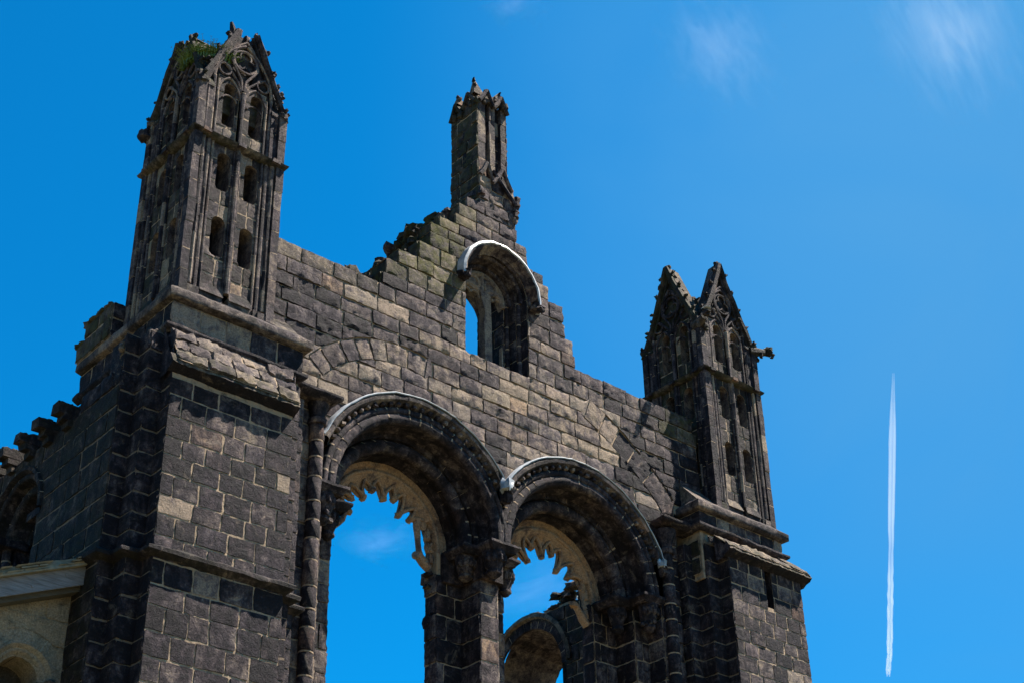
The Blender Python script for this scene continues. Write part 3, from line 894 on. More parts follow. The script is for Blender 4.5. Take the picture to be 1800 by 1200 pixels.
# --------------------------------------------------------------- corner stacks under the turrets
def stack(left):
    zt = 14.3 if left else 14.95
    if left:
        bx0, bx1 = 10.05, 12.26; s1 = (9.78, 12.54); s2 = (9.52, 12.83); tx0, tx1 = 10.10, 12.56
    else:
        bx0, bx1 = 22.57, 24.70; s1 = (22.25, 24.98); s2 = (21.95, 25.26); tx0, tx1 = 22.14, 24.60
    so = .86 if left else .74
    zc = 11.40
    st = bpy.data.objects.new('corner_buttress', None); COL.objects.link(st); st.parent = front_o
    st.matrix_parent_inverse = Matrix.Translation(-Vector((AX, 0, 0)))
    st['label'] = 'broad stepped left buttress of black stone with pale joints' if left else 'right-hand buttress with a slot under its sloping coping'
    m = MB()
    zs = courses(ZB, zt, .335 if left else .30, .04)
    def slot(u, v):
        if not left and 23.60 < u < 23.80 and v > 13.95:
            return (23.60 if u < 23.70 else 23.80, v), True
        return (u, v), False
    k0 = .34 if left else .32
    masonry(m, front(0, -.8), bx0, bx1, zs, soot=so, sv=.20, warp=slot, pale=.02, mort=left, bw=(k0, k0 * 1.75), ext=(.012, .012), rough=.45)
    if not left: bed(m, front(0, -.8), bx0, bx1, ZB, zt, slot, cell=.1)
    za = courses(ZB, 15.15, .335, .04)
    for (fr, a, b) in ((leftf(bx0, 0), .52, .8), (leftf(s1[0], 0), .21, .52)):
        masonry(m, fr, a, b, za, soot=.98, sv=.05, bw=(.5, .7), ext=(0, .012), rough=.6, mc=SHADED_MORT)  # left faces made darker: shade painted in on top of their soot
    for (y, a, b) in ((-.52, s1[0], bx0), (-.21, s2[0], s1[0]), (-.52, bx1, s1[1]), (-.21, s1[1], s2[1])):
        masonry(m, front(0, y), a, b, za, soot=.98 if (b <= bx0 + .01) else so - .05, sv=.05, bw=(.5, .7), ext=(.012, .012), rough=.6, mc=SHADED_MORT)  # strips left of the buttress carry painted shade along with soot
    for (x, a, b) in ((bx1, -.8, -.52), (s1[1], -.52, -.21), (s2[1], -.21, 0.)):
        masonry(m, rightf(x, 0), a, b, za, soot=.7, bw=(.5, .7), rough=.7)
    if not left:
        masonry(m, leftf(s2[0], 0), 0, .21, za, soot=.85, bw=(.5, .7), ext=(0, .016), rough=.7)
        masonry(m, rightf(s2[1], 0), -.21, 3., za, soot=.7)
    e = .0
    if left: box(m, bx0 + e, bx1 - e, -.8 + e, 0, 0, zt + .3, MORT)
    else:
        box(m, bx0 + e, 23.59, -.8 + e, 0, 0, zt + .1, (.5, 0, .9, 0)); box(m, 23.81, bx1 - e, -.8 + e, 0, 0, zt + .1, (.5, 0, .9, 0))
        box(m, 23.56, 23.84, -.79 + e, -.1, 0, 13.94, MORT); box(m, 23.5, 23.9, -.35, 0, 13.9, 15.1, (.5, 0, 1.2, 0))
    box(m, s1[0] + e, s1[1] - e, -.52 + e, .3, 0, 15.12, MORT); box(m, s2[0] + .06, s2[1] - e, -.20 + e, 1.25, 0, 14.4, (.5, 0, .9, 0)); box(m, s2[0] + .02, s2[1] - e, -.20 + e, .25 if left else 1.25, 14.3, 15.1, (.5, 0, .9, 0))
    m.build('buttress_shaft', STONE, st)
    # weathered coping sloping back from a projecting lip
    c = MB()
    lipz = 14.52 if left else 14.98; lipy = -.97 if left else -1.0; topy, topz = (-.60, 15.24) if left else (-.60, 15.34)
    d = Vector((0, topy - lipy, topz - lipz)); L = d.length; d.normalize(); nrm = Vector((0, -d.z, d.y))
    ca, cb = (bx0 - .10, bx1 + .02) if left else (bx0 - .16, bx1 + .16)
    fC = F((0, lipy, lipz), (1, 0, 0), nrm, d)
    if left: masonry(c, fC, ca + .1, cb, [0, L * .34, L * .67, L], soot=.48, sv=.15, rough=2.6, moss=lambda u, v: .35 if v < .4 else .05, bw=(.3, .55), proud=.03, gap=.014)
    else: masonry(c, fC, ca, cb, [0, L], soot=.5, sv=.1, rough=2.0, moss=lambda u, v: .45, bw=(.45, .8), gap=.012)
    # lip
    n = 40; P = []
    for i in range(n + 1):
        x = ca + (cb - ca) * i / n
        w = .035 * nz((x * 3, 2, 0)) + .02 * nz((x * 11, 5, 0)) + (.03 if left else 0) * nz((x * 1.5, 9, 4))
        z0 = lipz
        w2 = .025 * nz((x * 5, 11, 0)) + .02 * nz((x * 14, 1, 6))
        P.append([(x, -.795, z0 - .15 + w * .5), (x, lipy + .05 + w * .6, z0 - .10 + w), (x, lipy - .01 + w, z0 - .055 + w2), (x, lipy + .015 + w2, z0 + .02 + w2), (x, lipy + .09, z0 + .14)])
    for i in range(n):
        cc = tone(.5, .15, .4)
        for k in range(4): c.quad(P[i][k], P[i + 1][k], P[i + 1][k + 1], P[i][k + 1], cc if k > 1 else (cc[0], 0, 1.1, 0))  # lip underside painted dark for the shade beneath it
    c.add(P[0], [(4, 3, 2, 1, 0)], tone(.8)); c.add(P[-1], [(0, 1, 2, 3, 4)], tone(.8))
    for x, s in ((ca + .005, 1), (cb - .005, -1)):
        c.add([(x, lipy + .02, lipz - .06), (x, topy, topz), (x, topy, lipz - .2), (x, -.78, lipz - .2)], [(0, 1, 2, 3) if s < 0 else (3, 2, 1, 0)], tone(.75))
    # offsets of the side steps
    for (xa, xb, y, zt2) in ((s1[0], bx0, -.52, 15.1), (s2[0], s1[0], -.21, 15.1)):
        for k in range(7): lump(c, (xa + (xb - xa) * rnd.random() + .03, y + .05 + .1 * rnd.random(), 14.75 + .4 * rnd.random()), (.11, .08, .10), tone(.6, .15, .3), k + int(xa * 9), 9, .4)
    c.build('weathered_coping', STONE, st)
    u = MB()
    y5 = -.52
    masonry(u, front(0, -.58), bx0 + .1 if left else bx0 - .3, bx1 + .1, [15.14, 15.30], soot=.7, bw=(.4, .7), rough=.8)
    zf = [15.42, 15.84] if left else [15.56, 15.84]
    masonry(u, front(0, y5 + .02), tx0, tx1, zf, soot=.62 if left else .7, sv=.3, pale=.15, bw=(.3, .55), ext=(.015, .015), rough=.8)
    masonry(u, leftf(tx0, 0), -2.5, -y5 - .02, zf, soot=.9, bw=(.35, .6), ext=(0, .015), rough=.7)
    box(u, tx0 + .03, tx1 - .03, y5 + .05, 2.45, 14.4, 15.9, MORT)
    masonry(u, leftf(tx0, 0), -2.45, .45, [14.5, 14.86, 15.22], soot=.97, moss=lambda u_, v_: .3, bw=(.4, .7), rough=.5)
    u.build('frieze', STONE, st)
    q = MB()
    zq = 15.25 if left else 15.42
    prof = [(0, zq - .02), (.05, zq), (.11, zq + .035), (.125, zq + .06), (.12, zq + .105), (.03, zq + .15), (0, zq + .18)]
    if left: path = [(tx0 - .02, 2.45), (tx0 - .02, y5), (12.50, y5), (12.50, -.29), (13.38, -.29), (13.38, .02)]
    else: path = [(21.36, .02), (21.36, -.29), (22.12, -.29), (22.12, y5), (tx1, y5), (tx1, 2.0)]
    sweep_path(q, path, prof, lambda: tone(.85, .1), rough=.013)
    box(q, *( (12.5, 13.36) if left else (21.38, 22.2)), -.28, .0, zq - .015, zq + .16, tone(.75))
    q.build('string_course', STONE, st)
    if left:
        q = MB(); zq = 11.42
        prof = [(0, zq - .12), (.11, zq - .075), (.15, zq - .05), (.155, zq + .005), (.14, zq + .02), (0, zq + .10)]
        sweep_path(q, [(s2[0], 4), (s2[0], -.21), (s1[0], -.21), (s1[0], -.52), (bx0, -.52), (bx0, -.8), (bx1, -.8), (bx1, -.52), (s1[1], -.52), (s1[1], -.21), (s2[1], -.21), (s2[1], .0)], prof, lambda: tone(.88, .1, .12), rough=.016)
        q.build('string_course', STONE, st)
    q = MB()
    prof = [(0, 15.84), (.115, 15.86), (.128, 15.875), (.13, 16.00), (.115, 16.02), (-.06, 16.17)]
    if left: path = [(tx0, 2.5), (tx0, y5), (tx1, y5), (tx1, .02)]
    else: path = [(tx0, .02), (tx0, y5), (tx1, y5), (tx1, 2.0)]
    sweep_path(q, path, prof, lambda: tone(.62, .12, .1), rough=.014)
    box(q, tx0 + .05, tx1 - .05, y5 + .05, 2.4, 15.9, 16.13, tone(.7))
    # sloped offset between turret and wall
    xa, xb = (12.0, tx1 - .02) if left else (tx0 + .02, 22.8)
    for k in range(3):
        y0, y1 = -.50 + k * .17, -.50 + (k + 1) * .17; z0, z1 = 16.10 + k * .19, 16.10 + (k + 1) * .19
        b0 = [(xa, y0, z0), (xb, y0, z0), (xb, y1, z1), (xa, y1, z1), (xa, y0, 15.95), (xb, y0, 15.95), (xb, y1, 15.95), (xa, y1, 15.95)]
        q.add(b0, [(0, 1, 2, 3), (4, 5, 1, 0), (3, 7, 4, 0), (1, 5, 6, 2), (2, 6, 7, 3)], tone(.5 if not left else .4, .08, .3))
    q.build('turret_base', STONE, st)
    if left:
        p = MB()
        masonry(p, leftf(9.98, 0), -2.55, -1.38, [16.05, 16.42], soot=.85, moss=lambda u, v: .5); masonry(p, leftf(9.98, 0), -2.30, -1.38, [16.42, 16.72], soot=.85, moss=lambda u, v: .6)
        masonry(p, front(0, 1.38), 9.98, 10.4, [16.05, 16.42, 16.72], soot=.8)
        box(p, 9.99, 10.5, 1.39, 2.54, 15.9, 16.40, MORT); box(p, 9.99, 10.5, 1.39, 2.29, 16.3, 16.70, (.5, 0, .8, .6))
        for k in range(10): lump(p, (10.0, 1.5 + .11 * k, 16.72 - .34 * (k > 7)), (.1, .12, .06), tone(.8, .1, .7), k)
        p.build('parapet', STONE, st)
    return st
stack(True); stack(False)
# --------------------------------------------------------------- turrets
def pilaster(mb, fr, u0, u1, n0, n1, v0, v1, soot, h=.42):
    zs = courses(v0, v1, h, .1)
    for k in range(len(zs) - 1):
        c = tone(soot, .2, 0, .06); a, b = zs[k] + .008, zs[k + 1] - .008; j = rnd.uniform(-.006, .006)
        prism(mb, fr, [(u0 + j, a), (u1 + j, a), (u1 + j, b), (u0 + j, b)], n0, n1 + j, c, .012)
        prism(mb, fr, [(u0 + .008, b - .002), (u1 - .008, b - .002), (u1 - .008, zs[k + 1] + .01), (u0 + .008, zs[k + 1] + .01)], n0, n1 - .003, MORT, 0)
def rollbar(mb, fr, u, n, v0, v1, r, soot, h=.5, sv=.2):
    zs = courses(v0, v1, h, .12)
    for k in range(len(zs) - 1):
        rr = r * rnd.uniform(.93, 1.06)
        tube(mb, [fr(u, zs[k] + .006, n), fr(u, (zs[k] + zs[k + 1]) / 2, n), fr(u, zs[k + 1] - .006, n)], rr, tone(soot, sv, 0, .1), 8, True, .08)
        tube(mb, [fr(u, zs[k + 1] - .01, n), fr(u, zs[k + 1] + .01, n)], rr * .96, MORT, 8)
def turret(cx, cy, label, gables, soot=.74, big=None, moss=.0):
    HW = .90; Z0 = 16.12
    tr = bpy.data.objects.new('corner_turret', None); COL.objects.link(tr); tr.parent = front_o
    tr.matrix_parent_inverse = Matrix.Translation(-Vector((AX, 0, 0))); tr['label'] = label
    FR = {'front': F((cx, cy - HW, Z0), (1, 0, 0), (0, -1, 0)), 'left': F((cx - HW, cy, Z0), (0, -1, 0), (-1, 0, 0)),
          'right': F((cx + HW, cy, Z0), (0, 1, 0), (1, 0, 0)), 'back': F((cx, cy + HW, Z0), (-1, 0, 0), (0, 1, 0))}
    lo, up = MB(), MB()
    for fn, fr in FR.items():
        mul = MB(); shs = {-1: MB(), 1: MB()}
        mo = moss * (1 if fn == 'left' else .3)
        so = soot + (.08 if fn == 'left' else 0)  # left face darkened a step, shade mixed with its soot
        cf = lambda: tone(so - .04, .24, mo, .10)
        dk = (rnd.random(), 0, .5, 0); vd = (.5, 0, .7, 0)
        # ---- lower stage
        for s in (-1, 1):
            r0, r1 = sorted((s * .055, s * .50))
            cu = s * .275
            if fn == big and s == 1: pass
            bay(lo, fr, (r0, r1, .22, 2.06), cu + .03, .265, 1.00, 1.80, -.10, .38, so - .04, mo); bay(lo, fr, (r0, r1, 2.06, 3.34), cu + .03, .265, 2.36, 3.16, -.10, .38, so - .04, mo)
            # sloping sill in each bay
            prism(lo, fr, [(r0, .05), (r1, .05), (r1, .26), (r0, .26)], -.30, -.05, cf())
            lo.quad(fr(r0, .20, -.02), fr(r1, .20, -.02), fr(r1, .46, -.10), fr(r0, .46, -.10), cf())
            # shoulders between bay and pilaster
            pilaster(lo, fr, min(s * .50, s * .84), max(s * .50, s * .84), -.30, -.085, .05, 3.32, so - .05)
            rollbar(shs[s], fr, s * .70, -.055, .24, 3.32, .042, so - .14); rollbar(shs[s], fr, s * .585, -.075, .18, 3.32, .040, so - .14)
            rollbar(shs[s], fr, s * .50, -.075, .14, 3.32, .026, so - .1)
        rollbar(mul, fr, 0, -.045, .30, 3.32, .045, so - .10)
        rollbar(mul, fr, 0.062, -.07, .30, 3.32, .022, so - .1); rollbar(mul, fr, -.062, -.07, .30, 3.32, .022, so - .1)
        prism(lo, fr, [(-.93, .0), (.93, .0), (.93, .05), (-.93, .05)], -.5, .03, cf())
        for s in (-1, 1): prism(lo, fr, [(s * .52, .03), (s * .9, .03), (s * .9, .20), (s * .52, .22)][::s], -.3, -.02, cf())
        # ---- upper stage
        for s in (-1, 1):
            r0, r1 = sorted((s * .05, s * .50)); cu = s * .275
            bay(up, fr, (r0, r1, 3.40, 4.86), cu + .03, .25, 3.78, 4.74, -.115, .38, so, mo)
            pilaster(up, fr, min(s * .50, s * .86), max(s * .50, s * .86), -.30, -.10, 3.44, 4.46, so)
            rollbar(shs[s], fr, s * .71, -.065, 3.44, 4.52, .040, so - .05); rollbar(shs[s], fr, s * .585, -.08, 3.44, 4.75, .034, so - .05)
            rollbar(shs[s], fr, s * .50, -.085, 3.44, 4.72, .026, so - .05)
        rollbar(mul, fr, 0, -.055, 3.44, 4.62, .042, so - .12)
        mul.build('mullion', STONE, tr)
        for s in (-1, 1): shs[s].build('corner_shaft', STONE, tr)
    for sx in (-1, 1):
        for sy in (-1, 1):
            fr = F((cx + sx * (HW - .07), cy + sy * (HW - .07), Z0), (1, 0, 0), (0, -1, 0))
            for (a, b) in ((.05, 3.32), (3.44, 4.46)): pilaster(lo if a < 1 else up, fr, -.075, .075, -.075, .075, a, b, soot - .08, .46)
            lump(up, (cx + sx * (HW - .06), cy + sy * (HW - .06), Z0 + 4.52), (.12, .12, .11), tone(soot, .1, moss), int(cx + sx * 3 + sy), 9, .3)
    box(lo, cx - .41, cx + .41, cy - .41, cy + .41, Z0 - .1, Z0 + 5.0, (.5, 0, 1.3, 0))  # black core added inside so the lights read as dark openings
    lo.build('lower_stage', STONE, tr); up.build('upper_stage', STONE, tr)
    st = MB()
    ring_mould(st, cx, cy, HW - .06, [(-.02, Z0 + 3.30), (.05, Z0 + 3.31), (.11, Z0 + 3.34), (.135, Z0 + 3.385), (.10, Z0 + 3.415), (.0, Z0 + 3.46), (-.05, Z0 + 3.47)], lambda: tone(soot, .1, moss))
    for fr in FR.values():
        for u in (-.70, 0, .70): prism(st, fr, [(u - .08, 3.33), (u + .08, 3.33), (u + .07, 3.405), (u - .07, 3.405)], -.1, .095, tone(soot), .01)
    st.build('string_course', STONE, tr)
    # ---- gables, tracery and crockets
    B, T = 4.42, 6.52
    EX = 1.22 if cx > AX else 1.0
    def hw(v): return .91 * max(0., (T - v) / (T - B)) ** EX
    for fn, (vl, vr, depth, jag) in gables.items():
        fr = FR[fn]; g = MB(); t = MB(); k = MB()
        so = soot + (.10 if fn == 'left' else .0); mo = moss if fn in ('left', 'back') else moss * .25  # left gable likewise gets shade in its colour besides soot
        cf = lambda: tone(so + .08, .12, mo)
        # wall of the gable, in courses so the stones differ; broken to heights vl (left rake) and vr (right rake)
        def top(u):
            lim = vl if u < 0 else vr
            for (ju, jv) in jag:
                if abs(u - ju) < .14: lim = min(lim, jv + abs(u - ju) * 1.2)
            return min(T - (abs(u) / .91) ** (1 / EX) * (T - B), lim)
        n = 30
        for i in range(n):
            ua, ub = -.88 + 1.76 * i / n, -.88 + 1.76 * (i + 1) / n
            lowv = 4.84 if abs(ua + ub) / 2 < .50 else 4.44
            vs = [lowv + .33 * q for q in range(8)]
            for q in range(7):
                a0, a1 = vs[q], vs[q + 1]
                A, Bv = min(a1, top(ua)), min(a1, top(ub))
                if A <= a0 and Bv <= a0: continue
                A, Bv = max(A, a0), max(Bv, a0)
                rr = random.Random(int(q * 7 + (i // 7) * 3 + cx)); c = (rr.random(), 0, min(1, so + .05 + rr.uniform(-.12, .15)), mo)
                jz = .014 * nz((ua * 7, a0 * 7, cx)); jz2 = .014 * nz((ub * 7, a0 * 7, cx))
                g.add([fr(ua, a0, -.13 + jz), fr(ub, a0, -.13 + jz2), fr(ub, Bv, -.13 + jz2), fr(ua, A, -.13 + jz), fr(ua, a0, -.30), fr(ub, a0, -.30), fr(ub, Bv, -.30), fr(ua, A, -.30)],
                      [(0, 1, 2, 3), (5, 4, 7, 6), (3, 2, 6, 7), (1, 5, 6, 2), (4, 0, 3, 7)], c)
        for s in (-1, 1):
            lim = vl if s < 0 else vr
            pts = [fr(s * hw(B + (lim - B) * i / 9), B + (lim - B) * i / 9, -.045 + .012 * nz((i, s, cx))) for i in range(10)]
            tube(g, pts, [.062 + .022 * nz((i * 2.3, s, cx)) for i in range(10)], cf(), 6, True, .35)
            pts = [fr(s * (hw(B + (lim - B) * i / 9) - .07), B - .06 + (lim - B) * i / 9, -.09) for i in range(10)]
            tube(g, pts, .034, cf(), 6)
            B2 = B + .62; prism(g, fr, [(s * (hw(B2) + .01), B2), (s * (hw(lim) + .03), lim), (s * max(.0, hw(lim) - .05), lim - .02), (s * (hw(B2) - .10), B2)][::s], -depth, -.10, tone(.6, .1, mo), .03)
            m = int((lim - B) / .40)
            for i in range(m + 1):
                v = B + .16 + .40 * i
                if v > lim + .02: break
                u = s * (hw(v) + .05)
                k = MB(); lump(k, fr(u, v, -.06), (.055, .055, .065), cf(), i + int(cx * 3), 8, .5)
                lump(k, fr(u + s * .055, v + .05, -.05), (.045, .05, .04), cf(), i + 40 + int(cx * 3), 8, .55)
                k.build('crocket', STONE, tr)
            lump(g, fr(s * max(.03, hw(lim)), lim + .02, -.1), (.05, .07, .08), cf(), int(cx) + s, 8, .5)
        # blind tracery
        def tb(pts, r): tube(t, [fr(u, v, -.085 + .01 * nz((u * 5, v * 5, cx))) for u, v in pts if v < top(u) - .02], r, tone(so - .26, .13), 6)
        def arc(c, r, a0, a1, n=10): return [(c[0] + r * math.cos(R(a0 + (a1 - a0) * i / n)), c[1] + r * math.sin(R(a0 + (a1 - a0) * i / n))) for i in range(n + 1)]
        for s in (-1, 1):
            cu = s * .275
            tb(arc((cu - .235, 4.45), .47, 0, 58), .026); tb(arc((cu + .235, 4.45), .47, 180, 122), .026)
            tb(arc((-s * .64, 4.70), 1.24, 0 if s > 0 else 180, 58 if s > 0 else 122, 14), .032)
            tb(arc((s * .40, 5.02), .125, 0, 360, 14), .022)
            tb([(s * .04, 4.66), (s * .12, 4.86), (s * .26, 5.02), (s * .44, 5.18)], .024)
            tb([(s * .02, 4.70), (s * .05, 4.95), (s * .16, 5.12), (s * .27, 5.30), (s * .26, 5.5), (s * .14, 5.72), (0, 5.86)], .026)
            tb(arc((cu - .02 * s, 4.30), .16, 20, 160, 7), .018)
        tb(arc((0, 5.38), .245, 0, 360, 20), .028)
        for a in (90, 210, 330): tb(arc((.115 * math.cos(R(a)), 5.38 + .115 * math.sin(R(a))), .115, a - 125, a + 125, 10), .018)
        g.build('gable', STONE, tr); t.build('gable_tracery', STONE, tr)
    # broken masonry between the gables
    r_ = MB()
    box(r_, cx - .62, cx + .62, cy - .62, cy + .62, Z0 + 4.2, Z0 + 4.95, (.5, 0, .8, .5))
    for i in range(34):
        a = rnd.uniform(0, 6.28); q = rnd.uniform(0, .5)
        lump(r_, (cx + q * math.cos(a), cy + q * math.sin(a), Z0 + 4.95 + rnd.uniform(0, .75) * (1 - q)), (rnd.uniform(.08, .16), rnd.uniform(.08, .16), rnd.uniform(.06, .12)), tone(.75, .12, .5), i + int(cx))
    if cx > AX:
        for i in range(60):
            fn = rnd.choice(('front', 'left', 'front', 'left', 'right', 'back')); fr = FR[fn]; v = rnd.uniform(B, 6.3); s = rnd.choice((-1, 1))
            z_ = rnd.uniform(.035, .085)
            lump(r_, fr(s * (hw(v) + rnd.uniform(-.06, .06)), v, rnd.uniform(-.22, .02)), (z_, z_, z_ * 1.3), tone(.95, .1, .25), i + 70, 8, .5)
        for i in range(48):
            a = rnd.uniform(0, 6.28); q = rnd.uniform(0, .45); lump(r_, (cx + q * math.cos(a), cy + q * math.sin(a), Z0 + 5.25 + rnd.uniform(0, .75) * (1 - q)), (.10, .10, .11), tone(.8, .15, .5), i + 170)
    r_.build('rubble_core', STONE, tr)['kind'] = 'stuff'
    return tr, FR
tL, FL = turret(11.09, .465, 'taller-looking left turret whose broken gables hold a tuft of green ferns',
    {'front': (5.98, 6.10, .45, [(.12, 5.92), (.25, 5.85)]), 'left': (6.05, 5.9, 1.05, []), 'right': (6.0, 6.1, .5, []), 'back': (5.8, 5.8, .6, [])}, .71, None, .35)
tR, FRr = turret(23.72, .465, 'right turret with two horn-like gable tips and lead-capped gargoyles',
    {'front': (6.46, 6.46, .34, []), 'left': (6.44, 6.44, .40, []), 'right': (5.7, 6.0, .5, []), 'back': (5.7, 5.6, .6, [])}, .88, 'left', .40)
# leaning finial stump on the left turret, slab of its roof, saddle on the right one
m = MB()
tube(m, [FL['front'](-.30, 5.78, -.12), FL['front'](-.30, 5.98, -.10), FL['front'](-.36, 6.16, -.09)], [.09, .07, .03], tone(.6), 7, True, .3)
lump(m, FL['front'](-.17, 6.03, -.12), (.07, .07, .10), tone(.6), 4); lump(m, FL['front'](.02, 6.0, -.14), (.07, .06, .09), tone(.6), 5)
tube(m, [FL['front'](.28, 5.80, -.12), FL['front'](.30, 6.05, -.12)], [.09, .035], tone(.7), 6, True, .3)
m.build('finial_stump', STONE, tL)
m = MB()
fl = FL['left']
m.add([fl(-.02, 6.05, -.1), fl(.05, 6.0, -.1), fl(.05, 5.90, -1.1), fl(-.02, 5.97, -1.1), fl(.42, 5.42, -.1), fl(.42, 5.30, -1.0), fl(.40, 5.30, -.1), fl(-.4, 5.3, -1.1), fl(-.4, 5.4, -.1)],
      [(0, 1, 2, 3), (1, 4, 5, 2), (0, 3, 7, 8), (4, 6, 5)], tone(.25, .05, .45))
m.build('roof_slab', STONE, tL)
m = MB()
fl = FRr['left']
m.add([fl(0, 6.4, -.1), fl(0, 5.95, -.55), fl(.45, 5.35, -.1), fl(.45, 5.2, -.6), fl(-.45, 5.35, -.1), fl(-.45, 5.2, -.6), fl(0, 5.85, -.85), fl(.4, 5.2, -.85)], [(0, 2, 3, 1), (0, 1, 5, 4), (1, 3, 7, 6)], tone(.35, .05, .5))
ff = FRr['front']
m.add([ff(0, 6.4, -.1), ff(0, 5.9, -.5), ff(.45, 5.35, -.1), ff(.45, 5.2, -.6), ff(-.45, 5.35, -.1), ff(-.45, 5.2, -.6), ff(0, 5.85, -.9), ff(-.4, 5.2, -.9)], [(0, 2, 3, 1), (0, 1, 5, 4), (1, 6, 7, 5)], tone(.5, .05, .5))
m.build('roof_slab', STONE, tR)
def gargoyle(tr, p, d, lead=True):
    """crouching beast jutting from a turret corner, lead sheet over its back"""
    p = Vector(p); d = Vector(d).normalized(); g = MB(); c = tone(.88, .05, .2)
    tube(g, [p - d * .15, p + d * .10 + Vector((0, 0, .02)), p + d * .26 + Vector((0, 0, .03))], [.13, .10, .075], c, 9, True, .25)
    hp = p + d * .37 + Vector((0, 0, .05)); lump(g, hp, (.10, .10, .10), c, int(p.x), 11, .3)
    s = Vector((-d.y, d.x, 0))
    lump(g, hp + d * .10 - Vector((0, 0, .03)), (.055, .055, .03), c, 3, 8, .4); lump(g, hp + d * .08 - Vector((0, 0, .10)), (.05, .05, .028), c, 4, 8, .4)
    for q in (-1, 1):
        lump(g, hp + s * q * .08 + Vector((0, 0, .07)), (.03, .03, .05), c, q, 7, .4); lump(g, p + d * .12 + s * q * .09 - Vector((0, 0, .10)), (.05, .05, .08), c, q + 5, 7, .4)
    g.build('gargoyle', STONE, tr)
    if lead:
        l = MB(); lump(l, hp + Vector((0, 0, .105)), (.115, .115, .022), (.5, 0, 0, 0), 2, 12, .25)
        l.build('lead_cap', LEAD, tr)
gargoyle(tR, (24.62, -.40, 20.56), (1, -.35, .05)); gargoyle(tR, (22.84, -.40, 20.62), (-.4, -1, 0))
m = MB(); lump(m, (10.16, 1.38, 20.4), (.17, .17, .15), tone(.85), 3, 10, .3)
m.build('gargoyle', STONE, tL)

# --------------------------------------------------------------- gable pinnacle
pn = bpy.data.objects.new('gable_pinnacle', None); COL.objects.link(pn); pn.parent = front_o
pn.matrix_parent_inverse = Matrix.Translation(-Vector((AX, 0, 0)))
b = MB(); px0, px1, py1 = 16.89, 17.66, .86
def rec(a, v0, v1): return lambda u, v: ((u, v), False)
zp = courses(21.15, 22.05, .30, .03); zq = courses(22.05, 24.15, .36, .06)
masonry(b, front(0, 0), px0, 17.82, zp, soot=.6, pale=.1, bw=(.3, .5), rough=1.6, ext=(.01, .01))
masonry(b, leftf(px0, 0), -py1, 0, zp + zq[1:], soot=.84, sv=.08, moss=lambda u, v: .5, bw=(.3, .5), rough=1.2, ext=(.01, .01))
masonry(b, rightf(17.82, 0), 0, py1, zp, soot=.7, bw=(.3, .5), rough=2); masonry(b, rightf(px1, 0), 0, py1, zq, soot=.7, rough=1.2)
masonry(b, F((0, py1, 0), (1, 0, 0), (0, 1, 0)), px0, px1, zp + zq[1:], soot=.8)
box(b, px0 + .02, 17.78, .07, py1 - .02, 20.9, 22.05, MORT); box(b, px0 + .02, px1 - .02, .13, py1 - .02, 22.0, 24.1, MORT)
fr = front(0, 0)
for (a, c, n, s) in ((px0, 17.09, .0, .6), (17.09, 17.20, -.10, .92), (17.20, 17.235, .0, .6), (17.235, 17.37, -.03, .45), (17.37, 17.52, -.10, .9), (17.52, px1, .0, .8)):  # shade painted into the flute recesses, lit ridge kept paler
    pilaster(b, fr, a, c, -.16, n, 22.05, 24.15, s, .40)
for i in range(12): lump(b, (px0 - .01, rnd.uniform(.45, .86), 21.2 + .25 * i), (.05, .08, .11), tone(.85, .05, .4), i)
b.build('pinnacle_shaft', STONE, pn)
s = MB()
for (v0, v1, w) in ((22.55, 23.15, .10), (23.22, 23.55, .07)):
    prism(s, leftf(px0, 0), [(-.42 - w / 2, v0), (-.42 + w / 2, v0), (-.42 + w / 2, v1 - .05), (-.42, v1), (-.42 - w / 2, v1 - .05)], -.02, .026, (.5, 0, 1, 0), .004)
s.build('slit_light', STONE, pn)
c = MB()
def gab(fr, u0, u1, v, h, r, col):
    uc = (u0 + u1) / 2
    tube(c, [fr(u0, v, .05), fr((u0 + uc) / 2, v + h * .45, .07), fr(uc, v + h, .08)], r, col, 6, True, .3); tube(c, [fr(u1, v, .05), fr((u1 + uc) / 2, v + h * .45, .07), fr(uc, v + h, .08)], r, col, 6, True, .3)
    lump(c, fr(uc, v + h - .03, .07), (.06, .05, .05), col, int(u0 * 9), 8, .4)
fl = leftf(px0, 0)
gab(fr, px0, 17.22, 22.02, .34, .05, tone(.5)); gab(fr, 17.22, 17.74, 21.95, .42, .05, tone(.7)); tube(c, [fr(17.22, 22.25, .06), fr(17.5, 21.95, .08), fr(17.82, 21.62, .08)], .045, tone(.75), 6, True, .3)
for i in range(5): lump(c, (17.80 + .02 * i % 2, -.03, 21.25 + .14 * i), (.09, .10, .10), tone(.8), i)
lump(c, (16.93, -.02, 21.55), (.10, .10, .07), tone(.8), 3); prism(c, fl, [(-.02, 21.5), (-.3, 21.62), (-.3, 21.70), (-.02, 21.62)], -.05, .06, tone(.85))
gab(fr, px0, 17.28, 24.0, .33, .045, tone(.75)); gab(fr, 17.28, px1 + .02, 23.98, .36, .05, tone(.8)); gab(fl, -.02, -.44, 24.0, .3, .05, tone(.85, .05, .3)); gab(fl, -.44, -.86, 23.9, .35, .05, tone(.85, .05, .3))
for k in range(9): lump(c, (px0 - .03 + rnd.uniform(-.03, .03), .1 * k, 23.95 + rnd.uniform(-.12, .2)), (.08, .08, .10), tone(.85, .05, .4), k)
for k in range(7): lump(c, (17.05 + .1 * k, -.02, 24.05 + rnd.uniform(0, .2)), (.07, .07, .08), tone(.8, .05, .2), k + 30)
tube(c, [(px1, .02, 24.02), (17.52, .08, 24.36), (17.38, .2, 24.46)], .05, tone(.8), 6, True, .3)
c.build('pinnacle_moulding', STONE, pn)
w = MB()
box(w, 16.98, 17.42, .14, .62, 24.0, 24.36, tone(.8, .05, .3))
